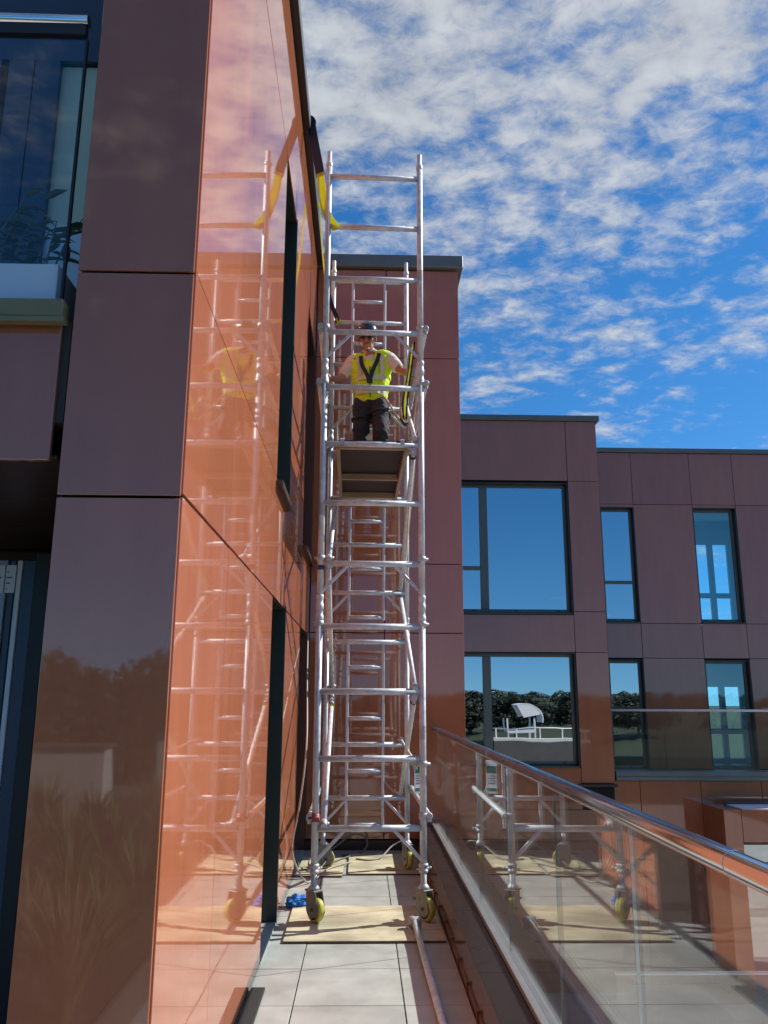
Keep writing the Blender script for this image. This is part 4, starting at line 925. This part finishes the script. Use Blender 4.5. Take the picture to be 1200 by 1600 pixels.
for rowi, (yy, row) in enumerate(((1.2, 'front row'), (.4, 'second row'), (-.5, 'third row'), (-1.5, 'fourth row'), (-2.6, 'fifth row'), (-4.0, 'back row'))):
    for i in range(9):
        k = (i+rowi*2) % 3; x_ = -1.38-.50*i+rnd.uniform(-.10, .10)
        if cnt[k] == 0: o = gp_[k]; o.location = (x_, yy, .16)
        else: o = copy_tree(gp_[k], (x_, yy, .16), None, rnd.uniform(0, 6), rnd.uniform(.8, 1.15))
        cnt[k] += 1; o['label'] = '%s %s in the %s of the planting bed' % (kinds[k], words[i], row)
# low white parapet walls and boxes of the roofscape
for i, (x0, x1, y0, y1, z0, z1, lab) in enumerate(((-9.5, -5.2, -6.5, -6.2, 0, 1.15, 'white roof wall at the far left behind the planting'), (-4.4, -3.3, -5.9, -5.6, 0, .95, 'low white roof wall in the middle behind the planting'), (-2.9, -1.6, -6.9, -6.6, 0, 1.05, 'white roof wall behind the planting nearest the glass'))):
    w = thing('roof_wall', lab, 'wall', ((x0+x1)/2, (y0+y1)/2, z0)); pbox('wall', 'render', w, x0, x1, y0, y1, z0, z1, ch=.01); pbox('coping', 'coping', w, x0-.03, x1+.03, y0-.03, y1+.03, z1+.001, z1+.05, ch=.005)
struct('roof_deck', MB().box(-14, .8, -15, -9.01, -12, -.45).box(6.3, 11, -13.6, -10.3, -12, -.45), 'concrete')
# neighbour's lounger canopy, mirrored in the middle window
ca = thing('canopy_lounger', 'white curved canopy on a white frame on the roof behind the viewer', 'canopy', (8.05, -12.0, -.45))
v = []; f = []
for i in range(13):
    a = R(-10)+R(125)*i/12
    for s_ in (-.95, .95):
        for rr in (1.0, .95): v.append((8.05+s_, -12.0-math.cos(a)*rr*.95, .55+math.sin(a)*rr*.85))
mb = MB()
for i in range(12):
    b_ = i*4
    for q in ((0, 1, 5, 4), (2, 6, 7, 3), (0, 4, 6, 2), (1, 3, 7, 5)): f.append(tuple(b_+k for k in q))
f += [(0, 2, 3, 1), (48, 49, 51, 50)]
# turn it side on so that the curve shows
v = [(8.05-(p[1]+12.0), -12.0+(p[0]-8.05)*.8, p[2]-.05) for p in v]
mb.add(v, f).build('shade', 'white', ca)
for sy in (-.74, .74):
    fan = [(8.05+math.cos(a)*.93, .50+math.sin(a)*.83) for a in [R(-10)+R(125)*i/12 for i in range(3, 13)]]+[(8.05-.05, .62)]
    MB().prism(fan, 'y', -12+sy-.01, -12+sy+.01).build('side_panel', 'white', ca)
fr = MB()
for dx, dy in ((-.85, -.6), (-.85, .6), (.5, -.6), (.5, .6)): fr.box(8.05+dx-.04, 8.05+dx+.04, -12+dy-.04, -12+dy+.04, -.45, .62)
fr.box(7.16, 8.6, -12.65, -11.35, -.12, .0); fr.build('frame', 'white', ca)
rw = thing('roof_wall', 'long low white roof wall beside the curved canopy', 'wall', (8.5, -11, -.45)); pbox('wall', 'render', rw, 6.3, 11, -10.6, -10.4, -.45, -.30, ch=.01)
for i in range(5): pbox('post', 'white', rw, 6.4+1.1*i, 6.46+1.1*i, -10.53, -10.47, -.30, .12)
MB().tube([(6.3, -10.5, .12), (11, -10.5, .12)], .025, 8).build('rail', 'white', rw)
# trees and woods beyond
def crown_mesh(seed, n, leafsize):
    rnd = random.Random(seed); mb = MB(); clumps = []
    for i in range(150):
        a = rnd.uniform(0, 6.283); t = rnd.uniform(-.75, 1); r_ = math.sqrt(max(0, 1-t*t))*rnd.uniform(.45, 1); clumps.append((Vector((math.cos(a)*r_, math.sin(a)*r_, t*.8)), rnd.uniform(.10, .22)))
    for i in range(n):
        c_, r_ = clumps[i % len(clumps)]; d = Vector((rnd.gauss(0, 1), rnd.gauss(0, 1), rnd.gauss(0, 1))).normalized()*r_*rnd.uniform(.5, 1.05); p = c_+d
        nn = (d+Vector((rnd.uniform(-.5, .5), rnd.uniform(-.5, .5), rnd.uniform(-.2, .8)))*.25).normalized(); x_ = nn.cross(Vector((rnd.random(), rnd.random(), rnd.random()))).normalized(); y_ = nn.cross(x_); s_ = leafsize*rnd.uniform(.6, 1.4)
        mb.add([p-x_*s_, p-y_*s_*.6, p+x_*s_, p+y_*s_*.6], [(0, 1, 2, 3)])
    o = mb.build('crown', 'leaf', None, fix=False); me_ = o.data; bpy.data.objects.remove(o); return me_
crowns = [crown_mesh(11, 9000, .042), crown_mesh(12, 9000, .040), crown_mesh(13, 9000, .045)]
trunks = []
for sd_i in range(2):
    t_ = MB(); t_.tube([(0, 0, 0), (.03, .02, .35), (-.02, .03, .75), (.02, 0, 1.0)], [.045, .036, .028, .014], 10)
    for k in range(5): a = k*1.3+sd_i; t_.tube([(0, 0, .45+.07*k), (math.cos(a)*.16, math.sin(a)*.16, .62+.07*k), (math.cos(a)*.30, math.sin(a)*.30, .72+.07*k)], [.018, .012, .005], 6)
    o = t_.build('trunk', 'bark'); trunks.append(o.data); bpy.data.objects.remove(o)
rnd = random.Random(21)
spots = [(-9.5, -36, 15.9, 5.2, 'round topped tree left of the gap, nearest behind the viewer'), (-14.5, -37, 15.2, 5.0, 'second round topped tree, beside the nearest one'), (-19, -44, 16.4, 5.5, 'broad tree behind the white roof walls'), (-5.5, -46, 14.8, 4.5, 'slim dark tree straight behind the viewer'),
         (4, -170, 14.4, 9, 'bushy tree right of the slim dark one'), (22, -180, 13.9, 9.5, 'wide low tree well behind the canopy'), (40, -185, 14.6, 9.5, 'olive tree right of the canopy'), (58, -190, 14.8, 10, 'large tree at the right of the tree line'), (76, -195, 14.2, 10, 'last tree at the right end of the tree line'), (-28, -52, 16.5, 6.5, 'large tree at the left of the tree line'), (-40, -58, 17, 7, 'last tree at the left end of the tree line'), (31, -215, 15.0, 11, 'tree standing back behind the wide low one')]
for i, (x_, y_, top, rad, lab) in enumerate(spots):
    t = thing('broad_tree', lab, 'tree', (x_, y_, -12), 'trees behind the viewer'); h = top-12+12; h = top
    for nm, me_, sc, lz in (('trunk', trunks[i % 2], (h*.9, h*.9, h*.72), 0), ('crown', crowns[i % 3], (rad, rad, h*.36), h*.66)):
        o = bpy.data.objects.new(nm, me_); COL.objects.link(o); o.parent = t; o.scale = sc; o.location = (0, 0, lz); o.rotation_euler = (0, 0, rnd.uniform(0, 6))
# hills with far woods
hv, hf = [], []; nx, ny = 60, 10
for j in range(ny):
    for i in range(nx):
        a = R(200)+R(140)*i/(nx-1); rr = 160+60*j; hgt = -12+(17*(1-math.exp(-j/3.0)))*(.75+.4*mn.noise(Vector((i*.13, j*.2, 3))))
        hv.append((math.cos(a)*rr, math.sin(a)*rr, hgt if j else -12.4))
for j in range(ny-1):
    for i in range(nx-1): k = j*nx+i; hf.append((k, k+1, k+nx+1, k+nx))
struct('hills', MB().add(hv, hf, True), 'ground')
fw_ = MB(); rnd = random.Random(31)
for q in range(1500):
    i = rnd.uniform(0, nx-1.01); j = rnd.uniform(.2, 1)**1.3*(ny-1.01); a = R(200)+R(140)*i/(nx-1); rr = 160+60*j
    k = int(j)*nx+int(i); z_ = hv[k][2]*(1-(j % 1))+hv[k+nx][2]*(j % 1); s_ = rnd.uniform(2.5, 5.5); cx, cy = math.cos(a)*rr, math.sin(a)*rr
    for t_ in range(70):
        d = Vector((rnd.gauss(0, 1), rnd.gauss(0, 1), abs(rnd.gauss(0, 1)))).normalized(); p = Vector((cx, cy, z_))+Vector((d.x*s_, d.y*s_, d.z*s_*.9)); x_ = d.cross(Vector((.3, .2, .9))).normalized(); y_ = d.cross(x_); e = s_*rnd.uniform(.10, .22)
        fw_.add([p-x_*e, p-y_*e, p+x_*e, p+y_*e], [(0, 1, 2, 3)])
tag(fw_.build('far_woods', 'leaf2', None, fix=False), 'distant wooded hillside seen only mirrored in the windows', 'woods', None, 'stuff')
